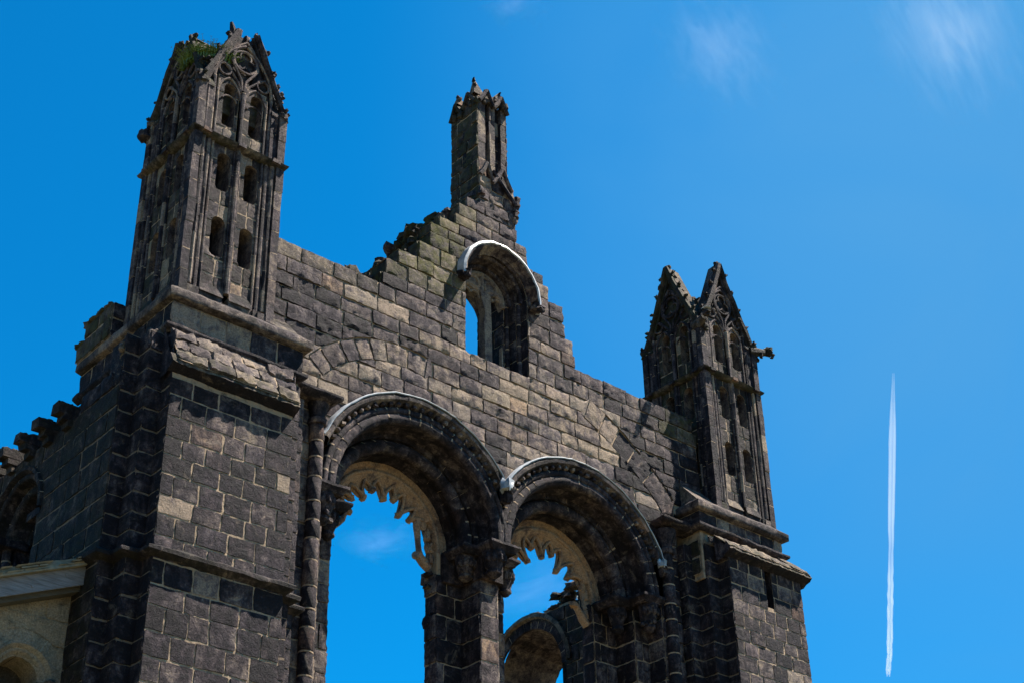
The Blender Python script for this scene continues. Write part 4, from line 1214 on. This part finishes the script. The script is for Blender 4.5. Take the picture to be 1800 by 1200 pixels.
for (x, y, h, lean) in ((16.98, .08, .34, (-.14, -.02)), (17.40, .08, .32, (.13, -.02)), (16.95, .60, .26, (-.08, .03)), (17.40, .60, .30, (.06, .02)), (17.19, .12, .26, (.0, 0))):
    q = [(x - .17, y - .06, 24.22), (x + .17, y - .06, 24.22), (x + .17, y + .12, 24.22), (x - .17, y + .12, 24.22), (x + lean[0], y + lean[1], 24.28 + h), (x + lean[0] * 1.2 + .03, y + lean[1] + .04, 24.26 + h)]
    w.add(q, [(0, 1, 4), (1, 5, 4), (1, 2, 5), (2, 3, 5), (3, 4, 5), (3, 0, 4)], tone(.55, .1, .35))
    lump(w, (x + lean[0] * 1.1, y + lean[1], 24.24 + h), (.04, .05, .06), tone(.85), int(h * 50), 7, .5); lump(w, (x + lean[0], y - .03, 24.3 + h * .4), (.05, .05, .04), tone(.8), int(h * 90), 7, .5)
w.build('broken_crown', STONE, pn)
# =============================================================== OTHER WALLS OF THE RUIN
def mapped(mb, X):
    """geometry drawn for a wall facing -y moved to a wall facing -x at x = X (u -> -y)"""
    mb.v = [(X + y, -x, z) for (x, y, z) in mb.v]
    return mb
XS = 9.52
side = thing('clerestory_wall', 'dark side wall running back from the left buttress, topped by projecting corbels', 'wall', (XS, 6, 0))
WY, WZ = 2.95, 13.02
def swarp(u, v):
    c = -WY
    if v > WZ:
        d = math.hypot(u - c, v - WZ)
        if d < .93:
            k = .93 / max(d, .01); return (c + (u - c) * k, WZ + (v - WZ) * k), True
    elif abs(u - c) < .84: return (c + math.copysign(.84, u - c), v), True
    return (u, v), False
s = MB(); sz = courses(ZB, 14.24, .36, .05); fr = leftf(XS, 0)
masonry(s, fr, -1.05, .21, [14.24, 14.56], soot=.98, sv=.06, mc=SHADED_MORT)
for k in range(len(sz) - 1):
    masonry(s, fr, -12, .21, [sz[k], sz[k + 1]], soot=.98, sv=.06, warp=swarp, moss=lambda u, v: .18, mort=False, bw=(.45, .9), rough=.5)  # dark tone is soot plus shade put into the stone colour
bed(s, fr, -12, .20, ZB, 14.22, swarp, mc=SHADED_MORT)
fT = F((XS, 0, 14.21), (0, -1, 0), (0, 0, 1), (1, 0, 0))
masonry(s, fT, -12, .2, [0, .45, .9], soot=.8, moss=lambda u, v: .6, rough=1.5, bw=(.4, .7))
masonry(s, rightf(XS + .9, 0), .0, 12, [sz[0]] + sz[1::2], soot=.7, bw=(.6, 1.0), warp=lambda u, v: ((WY + math.copysign(.5, u - WY), v), True) if abs(u - WY) < .5 and v < 13.5 else ((u, v), False), mort=False)
box(s, XS + .02, XS + .88, -.19, WY - .97, 0, 14.18, SHADED_MORT); box(s, XS + .02, XS + .88, WY + .97, 12, 0, 14.18, SHADED_MORT); box(s, XS + .02, XS + .88, WY - .98, WY + .98, 14.05, 14.18, SHADED_MORT); box(s, XS + .3, XS + .88, WY - .62, WY + .62, 0, 11.2, MORT)
s.build('wall_masonry', STONE, side)
a = MB()
arc_sweep(a, -WY, WZ, [(1.0, .0), (.985, -.07), (.93, -.08), (.90, .0)] + roll(.85, .05, .055, -30, -200) + [(.78, .13), (.77, .2)] + roll(.68, .25, .08, -30, -200) + [(.58, .36), (.56, .5), (.50, .52), (.48, .9)], R(180), 0, 13, lambda: tone(1.0, .08, .1))
for q in (-1, 1):
    c = -WY + q * .68; shaft(a, c, .24, 11.3, WZ, .085, 1.0, .38, 10)
    box(a, *sorted((-WY + q * .57, -WY + q * .90)), .34, .9, 11.2, WZ, tone(1.0)); box(a, *sorted((-WY + q * .78, -WY + q * .95)), .14, .9, 11.2, WZ, tone(1.0))
    box(a, *sorted((-WY + q * .5, -WY + q * .95)), -.03, .5, WZ - .12, WZ + .01, tone(1.0))
mapped(a, XS).build('clerestory_window', STONE, side)
k = 0
y = 1.36
while y < 11.5:
    c = MB(); w = .11
    # moulded corbel with a chipped head stone
    for (d0, d1, z0, z1) in ((-.25, .10, 14.10, 14.22), (-.25, .20, 14.21, 14.33), (-.28, .31, 14.32, 14.49)):
        j = rnd.uniform(-.02, .02)
        prism(c, F((XS, y, 0), (0, -1, 0), (-1, 0, 0)), [(-w + j, z0), (w + j, z0), (w, z1), (-w, z1)], d0, d1 + j, tone(1.0, .08, .15), .035)
    for q in range(3): lump(c, (XS - .02 - .22 * rnd.random(), y + rnd.uniform(-.07, .07), 14.50), (.07, .06, .03), tone(.75, .15, .4), q + k * 7)
    c.build('corbel', STONE, side); k += 1
    y += .645

b_ = MB(); box(b_, 10.30, 10.42, 1.7, 4.2, 0, 13.45, (.5, 0, 1, 0)); b_.build('added_sun_blocker', STONE, side)  # dark slab added behind the window to stop sun coming through
side['kind'] = 'thing'
nave = thing('ruined_nave_wall', 'broken inner wall with a deep round window arch, seen through the right arch', 'wall', (22.5, 5, 0))
nave['kind'] = 'thing'
XN = 22.5; NY, NZ_ = 5.1, 14.08
def nwarp(u, v):
    c = -NY
    if v > NZ_:
        d = math.hypot(u - c, v - NZ_)
        if d < 1.22:
            k = 1.22 / max(d, .01); return (c + (u - c) * k, NZ_ + (v - NZ_) * k), True
    elif abs(u - c) < 1.22: return (c + math.copysign(1.22, u - c), v), True
    return (u, v), False
s = MB(); sz = courses(ZB, 15.35, .34, .05)
for k in range(len(sz) - 1):
    e = 0 if sz[k] < 14.4 else .5 * (sz[k] - 14.4)
    masonry(s, leftf(XN, 0), -6.6 + e, -TH, [sz[k], sz[k + 1]], soot=.85, sv=.1, warp=nwarp, moss=lambda u, v: .2, mort=False, bw=(.4, .7), rough=1.1)
bed(s, leftf(XN, 0), -6.4, -TH, ZB, 14.4, nwarp); bed(s, leftf(XN, 0), -5.9, -TH, 14.4, 15.3, nwarp)
box(s, XN + .03, XN + 1.4, TH + .02, NY - 1.32, 0, 15.3, MORT); box(s, XN + .03, XN + 1.4, NY + 1.32, 6.5, 0, 14.4, MORT); box(s, XN + .03, XN + 1.4, NY - 1.3, 5.9, 15.36, 15.42, MORT)
for i in range(130):
    yy = rnd.uniform(1.9, 5.0); lump(s, (XN + rnd.uniform(.05, 1.2), yy, 15.36 + rnd.uniform(0, .40) * (1 if 3.0 < yy < 4.7 else .4)), (rnd.uniform(.12, .22), rnd.uniform(.12, .25), rnd.uniform(.06, .13)), tone(.75, .2, .15), i, 8, .5)
s.build('wall_masonry', STONE, nave)
a = MB()
arc_sweep(a, -NY, NZ_, [(1.40, .02), (1.395, -.09), (1.30, -.11), (1.26, -.02)], R(180), 0, 9, lambda: tone(.38, .08, .3))
a2 = MB()
arc_sweep(a2, -NY, NZ_, [(1.265, -.03), (1.06, -.025), (1.05, .02)], R(180), 0, 15, lambda: tone(.82, .2))
mapped(a, XN).build('hood_mould', STONE, nave); mapped(a2, XN).build('voussoir_ring', STONE, nave)
a = MB()
arc_sweep(a, -NY, NZ_, [(1.06, .02), (1.03, .2), (.96, .5), (.88, .8), (.80, 1.05), (.78, 1.4)], R(180), 0, 9, lambda: tone(.5, .15), rough=.05, step=4)
for q in (-1, 1):
    z = ZB
    while z < NZ_:
        for d0, r0, d1, r1 in ((.0, 1.06, .5, .96), (.5, .96, 1.05, .80), (1.05, .8, 1.4, .78)):
            a.quad((-NY + q * r0, d0, z), (-NY + q * r1, d1, z), (-NY + q * r1, d1, min(NZ_, z + .4)), (-NY + q * r0, d0, min(NZ_, z + .4)), tone(.6))
        z += .4
mapped(a, XN).build('splayed_reveal', STONE, nave)

# --------------------------------------------------------------- restored aisle with its timber verge
ai = thing('restored_aisle', 'pale restored aisle end with round window under a grey timber roof verge', 'building', (8.0, .46, 0))
w = MB(); AC, AZ = 8.90, 9.65
def awarp(u, v):
    if v > AZ - .0:
        d = math.hypot(u - AC, v - AZ)
        if d < .67:
            k = .67 / max(d, .01); return (AC + (u - AC) * k, AZ + (v - AZ) * k), True
    elif abs(u - AC) < .67: return (AC + math.copysign(.67, u - AC), v), True
    return (u, v), False
def roofz(x): return 11.02 + .42 * (x - 9.52)
az = courses(7.6, 10.9, .38, .03)
for k in range(len(az) - 1):
    a0 = max(4.0, 9.5 + (az[k + 1] - .05 - 11.0) / .42)
    masonry(w, front(0, .46), a0 if a0 > 4.0 else 4.0, 9.50, [az[k], az[k + 1]], soot=.15, sv=.08, warp=awarp, mort=False, bw=(.6, 1.1), rough=.25, gap=.010, proud=.006)
nseg = 36; P = []
for i in range(nseg + 1):
    x = 4.0 + 5.5 * i / nseg; top = roofz(x)
    for q in range(13):
        v = 7.6 + (top - 7.6) * q / 12; (u2, v2), d = awarp(x, v); P.append((front(0, .46)(u2, v2, -.004), d))
fs = []
for i in range(nseg):
    for q in range(12):
        aa = i * 13 + q; f = (aa, aa + 13, aa + 14, aa + 1)
        if not all(P[x][1] for x in f): fs.append(f)
w.add([p for p, _ in P], fs, (.3, 0, .15, 0))
box(w, 4, AC - .7, .48, 1.1, 0, 9.0, (.3, 0, .2, 0)); box(w, AC + .7, 9.5, .48, 1.1, 0, 10.8, (.3, 0, .2, 0)); box(w, 4, 9.5, 1.08, 1.12, 0, 10.3, (.3, 0, .9, 0))
w.build('wall_masonry', PALE, ai)
a = MB()
arc_sweep(a, AC, AZ, [(.672, .452), (.47, .450), (.455, .440), (.43, .46), (.40, .50), (.37, .50), (.345, .52), (.33, .555), (.30, .57), (.295, 1.05)], R(180), 0, 9, lambda: tone(.12, .06), rough=.003, joint=.004)
for q in (-1, 1):
    x0, x1 = sorted((AC + q * .30, AC + q * .67)); masonry(a, front(0, .5), x0, x1, [8.0, 8.5, 9.0, AZ], soot=.2, rough=.3, gap=.01)
    lump(a, (AC + q * .44, .47, AZ - .06), (.10, .10, .10), tone(.5), q)
box(a, AC - .28, AC + .28, 1.02, 1.06, 8, 10, (.5, 0, 1, 0))
a.build('round_window', PALE, ai)
def raked(mb, y0, y1, x0, x1, dz0, dz1, col=(.5, 0, 0, 0), nseg=24, wob=.0):
    P = []
    for i in range(nseg + 1):
        x = x0 + (x1 - x0) * i / nseg; b = roofz(x); j = wob * nz((x * 3, y0, dz1)); j2 = wob * nz((x * 9, y1, dz1))
        P.append([(x, y0 + j, b + dz0), (x, y1, b + dz0), (x, y1, b + dz1 + j), (x, y0 + j2, b + dz1 + j2)])
    for i in range(nseg):
        for k in range(4): mb.quad(P[i][k], P[i][(k + 1) % 4], P[i + 1][(k + 1) % 4], P[i + 1][k], col)
    mb.add(P[0], [(0, 1, 2, 3)], col); mb.add(P[-1], [(3, 2, 1, 0)], col)
b = MB(); raked(b, .12, .16, 4.0, 9.66, .03, .31, wob=.004)
for x, z in ((9.22, .22), (8.74, .12), (8.2, .2), (7.6, .12)):      # bolt heads
    tube(b, [(x, .125, roofz(x) + z), (x, .105, roofz(x) + z)], .018, (0, 0, 0, 0), 8)
b.build('verge_board', WOOD, ai)
b = MB(); raked(b, .16, .50, 4.0, 9.60, .04, .10); raked(b, .22, .44, 4.0, 9.58, -.04, .04); b.build('soffit_board', simple_mat('shaded_timber', (.07, .06, .045), (.03, .026, .02), 3, .9, 0, .4, (1.2, 8, 14)), ai)  # soffit timber darker than the verge: its shade is put into the colour
r = MB()
for k in range(4): raked(r, .02 + .02 * k + rnd.uniform(-.01, .01), 9.0, 4.0, 9.70 - .04 * k, .315 + .035 * k, .345 + .035 * k, wob=.025, nseg=60)
for i in range(70):
    x = 5 + 4.7 * rnd.random(); q = rnd.uniform(.05, .12); zb = roofz(x) + rnd.choice((.35, .39, .43))
    r.add([(x, .0 + rnd.uniform(0, .06), zb), (x + q * 2, .02, zb + .84 * q), (x + q * 2, .3, zb + .84 * q + .02), (x, .3, zb + .02), (x, .0, zb + .02), (x + q * 2, .02, zb + .84 * q + .022)], [(0, 1, 5, 4), (4, 5, 2, 3)], (.5, 0, 0, 0))
r.build('slate_roof', SLATE, ai)

# =============================================================== PLANTS ON THE MASONRY
def tuft(name, label, cat, loc, n, h, spread, mat, leafy):
    m = MB(); rr = random.Random(int(loc[0] * 100))
    for i in range(n):
        a = rr.uniform(0, 6.28); q = spread * math.sqrt(rr.random()); bx, by = q * math.cos(a), q * math.sin(a)
        L = h * rr.uniform(.4, 1.0); lean = rr.uniform(.1, .8); pts = []
        for k in range(5):
            f = k / 4; pts.append(Vector((bx + lean * L * f * f * math.cos(a), by + lean * L * f * f * math.sin(a), L * (f - .35 * lean * f * f))))
        wd = (.012 if leafy else .006)
        s = Vector((-math.sin(a), math.cos(a), 0)) * wd
        for k in range(4): m.quad(pts[k] - s * (1 - k / 4.5), pts[k] + s * (1 - k / 4.5), pts[k + 1] + s * (1 - (k + 1) / 4.5), pts[k + 1] - s * (1 - (k + 1) / 4.5), (0, 0, 0, 0))
        if leafy:
            for k in range(1, 5):
                for sg in (-1, 1):
                    o = pts[k]; l = L * .24 * (1.1 - k / 5); d = (Vector((-math.sin(a), math.cos(a), 0)) * sg + Vector((math.cos(a) * .3, math.sin(a) * .3, rr.uniform(-.3, .5)))).normalized()
                    e = d.cross(Vector((0, 0, 1))).normalized() * l * .28
                    m.add([o, o + d * l * .5 + e, o + d * l, o + d * l * .5 - e], [(0, 1, 2, 3)], (0, 0, 0, 0))
    m.v = [(x + loc[0], y + loc[1], z + loc[2]) for x, y, z in m.v]
    o = m.build(name, mat, None, smooth=False, weld=False)
    # origin at the plant's foot
    o.data.transform(Matrix.Translation(-Vector(loc))); o.location = loc
    return tag(o, label, cat)
tuft('fern_clump', 'bright green ferns growing in the broken top of the left turret', 'fern', (10.60, .10, 21.32), 900, .36, .46, LEAF, True)
tuft('grass_tuft', 'thin grass blades standing on the roof slab of the left turret', 'grass tuft', (10.75, .35, 21.95), 40, .30, .12, STRAW, False)
tuft('dry_grass', 'dry yellow grass on the rubble above the ruined inner arch', 'grass tuft', (22.75, 3.6, 15.50), 120, .34, .16, STRAW, False)
tuft('wall_weed', 'small dry sprig of weed on the stones beside the round inner arch', 'weed', (22.65, 4.15, 15.52), 50, .18, .12, STRAW, False)

# =============================================================== GROUND, SKY, LIGHT
m = MB(); n = 48; rad = [0, 15, 40, 120, 600, 4000, 20000]; P = []
for r_ in rad:
    for i in range(n):
        a = 2 * math.pi * i / n; P.append((AX + r_ * math.cos(a), r_ * math.sin(a), 0.0 if r_ < 50 else .4 * nz((math.cos(a) * r_ * .02, math.sin(a) * r_ * .02, 1))))
m.add(P, [(j * n + i, j * n + (i + 1) % n, (j + 1) * n + (i + 1) % n, (j + 1) * n + i) for j in range(len(rad) - 1) for i in range(n)], (0, 0, 0, 0))
g = m.build('ground', GRASS, None, weld=True); g['kind'] = 'structure'

def vol_mat(name, dens, noisy=None, col=(1, 1, 1)):
    mt = bpy.data.materials.new(name); t = NT(mt)
    v = t.n('ShaderNodeVolumePrincipled'); v.inputs['Color'].default_value = (*col, 1); v.inputs['Density'].default_value = dens; v.inputs['Anisotropy'].default_value = 0.0
    if noisy:
        co = t.n('ShaderNodeTexCoord').outputs['Object']
        sc, thr, gain, stretch = noisy
        mp = t.n('ShaderNodeMapping'); t.l(co, mp.inputs[0]); mp.inputs['Scale'].default_value = stretch
        nn = t.noise(mp.outputs[0], sc, 5, .6, .8)
        L = t.n('ShaderNodeVectorMath', operation='LENGTH'); t.l(co, L.inputs[0])
        fall = t.maprange(L.outputs['Value'], .15, .97, 1., 0.)
        d = t.math('MULTIPLY', t.math('MAXIMUM', t.math('SUBTRACT', t.math('ADD', nn, t.math('MULTIPLY', t.math('SUBTRACT', fall, .5), .35)), thr), 0.), gain)
        d = t.math('MULTIPLY', t.math('MULTIPLY', d, fall), dens); t.l(d, v.inputs['Density'])
    o = t.n('ShaderNodeOutputMaterial'); t.l(v.outputs[0], o.inputs['Volume'])
    return mt
# contrail: two condensation lines left by a jet crossing at 3 km
ca, cb = Vector((4397, 2854, 3001)), Vector((6916, 4838, 3001))
dv = (cb - ca).normalized(); sv = Vector((-dv.y, dv.x, 0)); c = MB()
for s_ in (-1, 1):
    pts, rr = [], []
    N = 80
    for i in range(N + 1):
        f = i / N; p = ca.lerp(cb, f)
        off = s_ * (2.5 + 3.2 * min(1, f * 6) + (2.5 * nz((f * 14, s_, 3)) if f > .4 else 0)) + 10 * f * nz((f * 4.5, 7, 0)) + (3 * nz((f * 30, 2, 0)) if f > .5 else 0)
        pts.append(p + sv * off + Vector((0, 0, 6 * nz((f * 8, 1, 9)) * f)))
        r0 = 2.2 + 7.0 * min(1, f * 7) + .8 * nz((f * 130, s_ * 2, 5)) + (5 * nz((f * 26, s_ * 4, 0)) + 2 * nz((f * 70, s_, 0))) * max(0, f - .35) * 1.6
        r0 *= 1 - .38 * math.exp(-((f - .50) / .07) ** 2)
        if f > .96: r0 *= (1.02 - f) / .06
        rr.append(max(.4, r0))
    tube(c, pts, rr, (0, 0, 0, 0), 10)
c.v = [tuple(Vector(p) - ca) for p in c.v]
con = c.build('contrail', vol_mat('vapour', .0075), None); con.location = ca
tag(con, 'long white vapour trail of a jet rising straight up the blue sky', 'contrail')
def cloud(name, label, p, size, rot, dens, noisy):
    m = MB(); P = []
    for j in range(11):
        th = math.pi * j / 10
        for i in range(16):
            ph = 2 * math.pi * i / 16; P.append((math.sin(th) * math.cos(ph), math.sin(th) * math.sin(ph), math.cos(th)))
    m.add(P, [(j * 16 + i, (j + 1) * 16 + i, (j + 1) * 16 + (i + 1) % 16, j * 16 + (i + 1) % 16) for j in range(10) for i in range(16)], (0, 0, 0, 0))
    o = m.build(name, vol_mat('wisp_vapour', dens, noisy), None, smooth=False)
    o.location = p; o.scale = size; o.rotation_euler = rot
    return tag(o, label, 'cloud')
cloud('cloud', 'brightest thin cloud wisp high at the upper right edge of the sky', (3180, 1690, 3120), (560, 330, 260), (0, 0, R(20)), .00026, (3.4, .50, 8, (.7, 2.4, 2.0)))
cloud('cloud', 'soft wispy cloud high in the sky to the right of the pinnacle', (2640, 2080, 3010), (330, 230, 250), (0, 0, R(10)), .00022, (3.6, .51, 8, (1, 2.2, .8)))
cloud('cloud', 'faint small wisp of cloud at the top edge above the pinnacle', (2090, 2300, 3020), (150, 150, 110), (0, 0, 0), .0003, (2.2, .53, 7, (1, 1, 1)))
cloud('cloud', 'faint cloud puff seen low through the left window arch', (3780, 5130, 2990), (330, 330, 120), (0, 0, 0), .00022, (2.4, .53, 7, (1, 1, 1.4)))
cloud('cloud', 'streaky faint cloud seen through the right window arch', (4660, 5110, 3000), (560, 420, 240), (0, R(-12), R(-40)), .00014, (2.2, .53, 7, (.8, 1, 3.2)))

SKY_TINT = (.014, .72, 1.09, 1); SKY_STR = .05; VEIL = (.45, 2.12, 4.5, 1)
SUN_AZ, SUN_EL = 116.0, 60.0                 # clockwise from +y; degrees
world = bpy.data.worlds.new('World'); scn.world = world; world.use_nodes = True
nt = world.node_tree; nt.nodes.clear()
sky = nt.nodes.new('ShaderNodeTexSky'); sky.sky_type = 'NISHITA'; sky.sun_disc = False
sky.sun_elevation = R(SUN_EL); sky.sun_rotation = R(SUN_AZ); sky.altitude = 50; sky.air_density = 1.0; sky.dust_density = .5; sky.ozone_density = 3.0
def wn(typ, **k):
    n_ = nt.nodes.new(typ)
    for q, v in k.items(): setattr(n_, q, v)
    return n_
tint = wn('ShaderNodeMix', data_type='RGBA', blend_type='MULTIPLY'); tint.inputs[0].default_value = 1; tint.inputs[7].default_value = SKY_TINT
nt.links.new(sky.outputs[0], tint.inputs[6])
# thin high veil spreading from the sun's side of the sky
tc = wn('ShaderNodeTexCoord')
dot = wn('ShaderNodeVectorMath', operation='DOT_PRODUCT'); nt.links.new(tc.outputs['Generated'], dot.inputs[0]); dot.inputs[1].default_value = Vector((.77, .27, .57)).normalized()
mr = wn('ShaderNodeMapRange', interpolation_type='SMOOTHSTEP'); nt.links.new(dot.outputs['Value'], mr.inputs[0]); mr.inputs[1].default_value = .87; mr.inputs[2].default_value = 1.015; mr.inputs[3].default_value = 0; mr.inputs[4].default_value = 1
no = wn('ShaderNodeTexNoise'); no.inputs['Scale'].default_value = 5.; no.inputs['Detail'].default_value = 5; no.inputs['Roughness'].default_value = .5; no.inputs['Distortion'].default_value = .8
nt.links.new(tc.outputs['Generated'], no.inputs['Vector'])
m2 = wn('ShaderNodeMapRange'); nt.links.new(no.outputs['Fac'], m2.inputs[0]); m2.inputs[1].default_value = .3; m2.inputs[2].default_value = .7; m2.inputs[3].default_value = .75; m2.inputs[4].default_value = 1.15
mm = wn('ShaderNodeMath', operation='MULTIPLY'); nt.links.new(mr.outputs[0], mm.inputs[0]); nt.links.new(m2.outputs[0], mm.inputs[1])
veil = wn('ShaderNodeMix', data_type='RGBA'); nt.links.new(mm.outputs[0], veil.inputs[0]); nt.links.new(tint.outputs[2], veil.inputs[6]); veil.inputs[7].default_value = VEIL
bg = wn('ShaderNodeBackground'); bg.inputs['Strength'].default_value = SKY_STR
ow = wn('ShaderNodeOutputWorld')
nt.links.new(veil.outputs[2], bg.inputs[0]); nt.links.new(bg.outputs[0], ow.inputs[0])
sl = bpy.data.lights.new('sun', 'SUN'); sl.energy = 5.0; sl.angle = R(.53); sl.color = (1, .92, .80)
so = bpy.data.objects.new('sun', sl); COL.objects.link(so)
sd = Vector((math.sin(R(SUN_AZ)) * math.cos(R(SUN_EL)), math.cos(R(SUN_AZ)) * math.cos(R(SUN_EL)), math.sin(R(SUN_EL))))
so.rotation_euler = sd.to_track_quat('Z', 'Y').to_euler(); so.location = (30, -30, 40)

cam = bpy.data.cameras.new('camera'); co = bpy.data.objects.new('camera', cam); COL.objects.link(co); scn.camera = co
pi_, yw_, ro_ = R(32.055), R(41.506), R(-1.321)
fw = Vector((math.sin(yw_) * math.cos(pi_), math.cos(yw_) * math.cos(pi_), math.sin(pi_)))
r0 = Vector((math.cos(yw_), -math.sin(yw_), 0)); u0 = r0.cross(fw)
rt = r0 * math.cos(ro_) + u0 * math.sin(ro_); upv = -r0 * math.sin(ro_) + u0 * math.cos(ro_)
mat = Matrix((rt, upv, -fw)).transposed().to_4x4(); mat.translation = (0, -20, 1.6)
co.matrix_world = mat
cam.lens = 2835.5 / 1800 * 36; cam.sensor_width = 36; cam.sensor_fit = 'HORIZONTAL'; cam.clip_start = .1; cam.clip_end = 60000
scn.render.engine = 'CYCLES'
scn.view_settings.view_transform = 'Standard'; scn.view_settings.look = 'None'; scn.view_settings.exposure = 1.8; scn.view_settings.gamma = 1
scn.cycles.volume_bounces = 1; scn.cycles.volume_step_rate = .45
scn.render.resolution_x, scn.render.resolution_y = 1024, 682
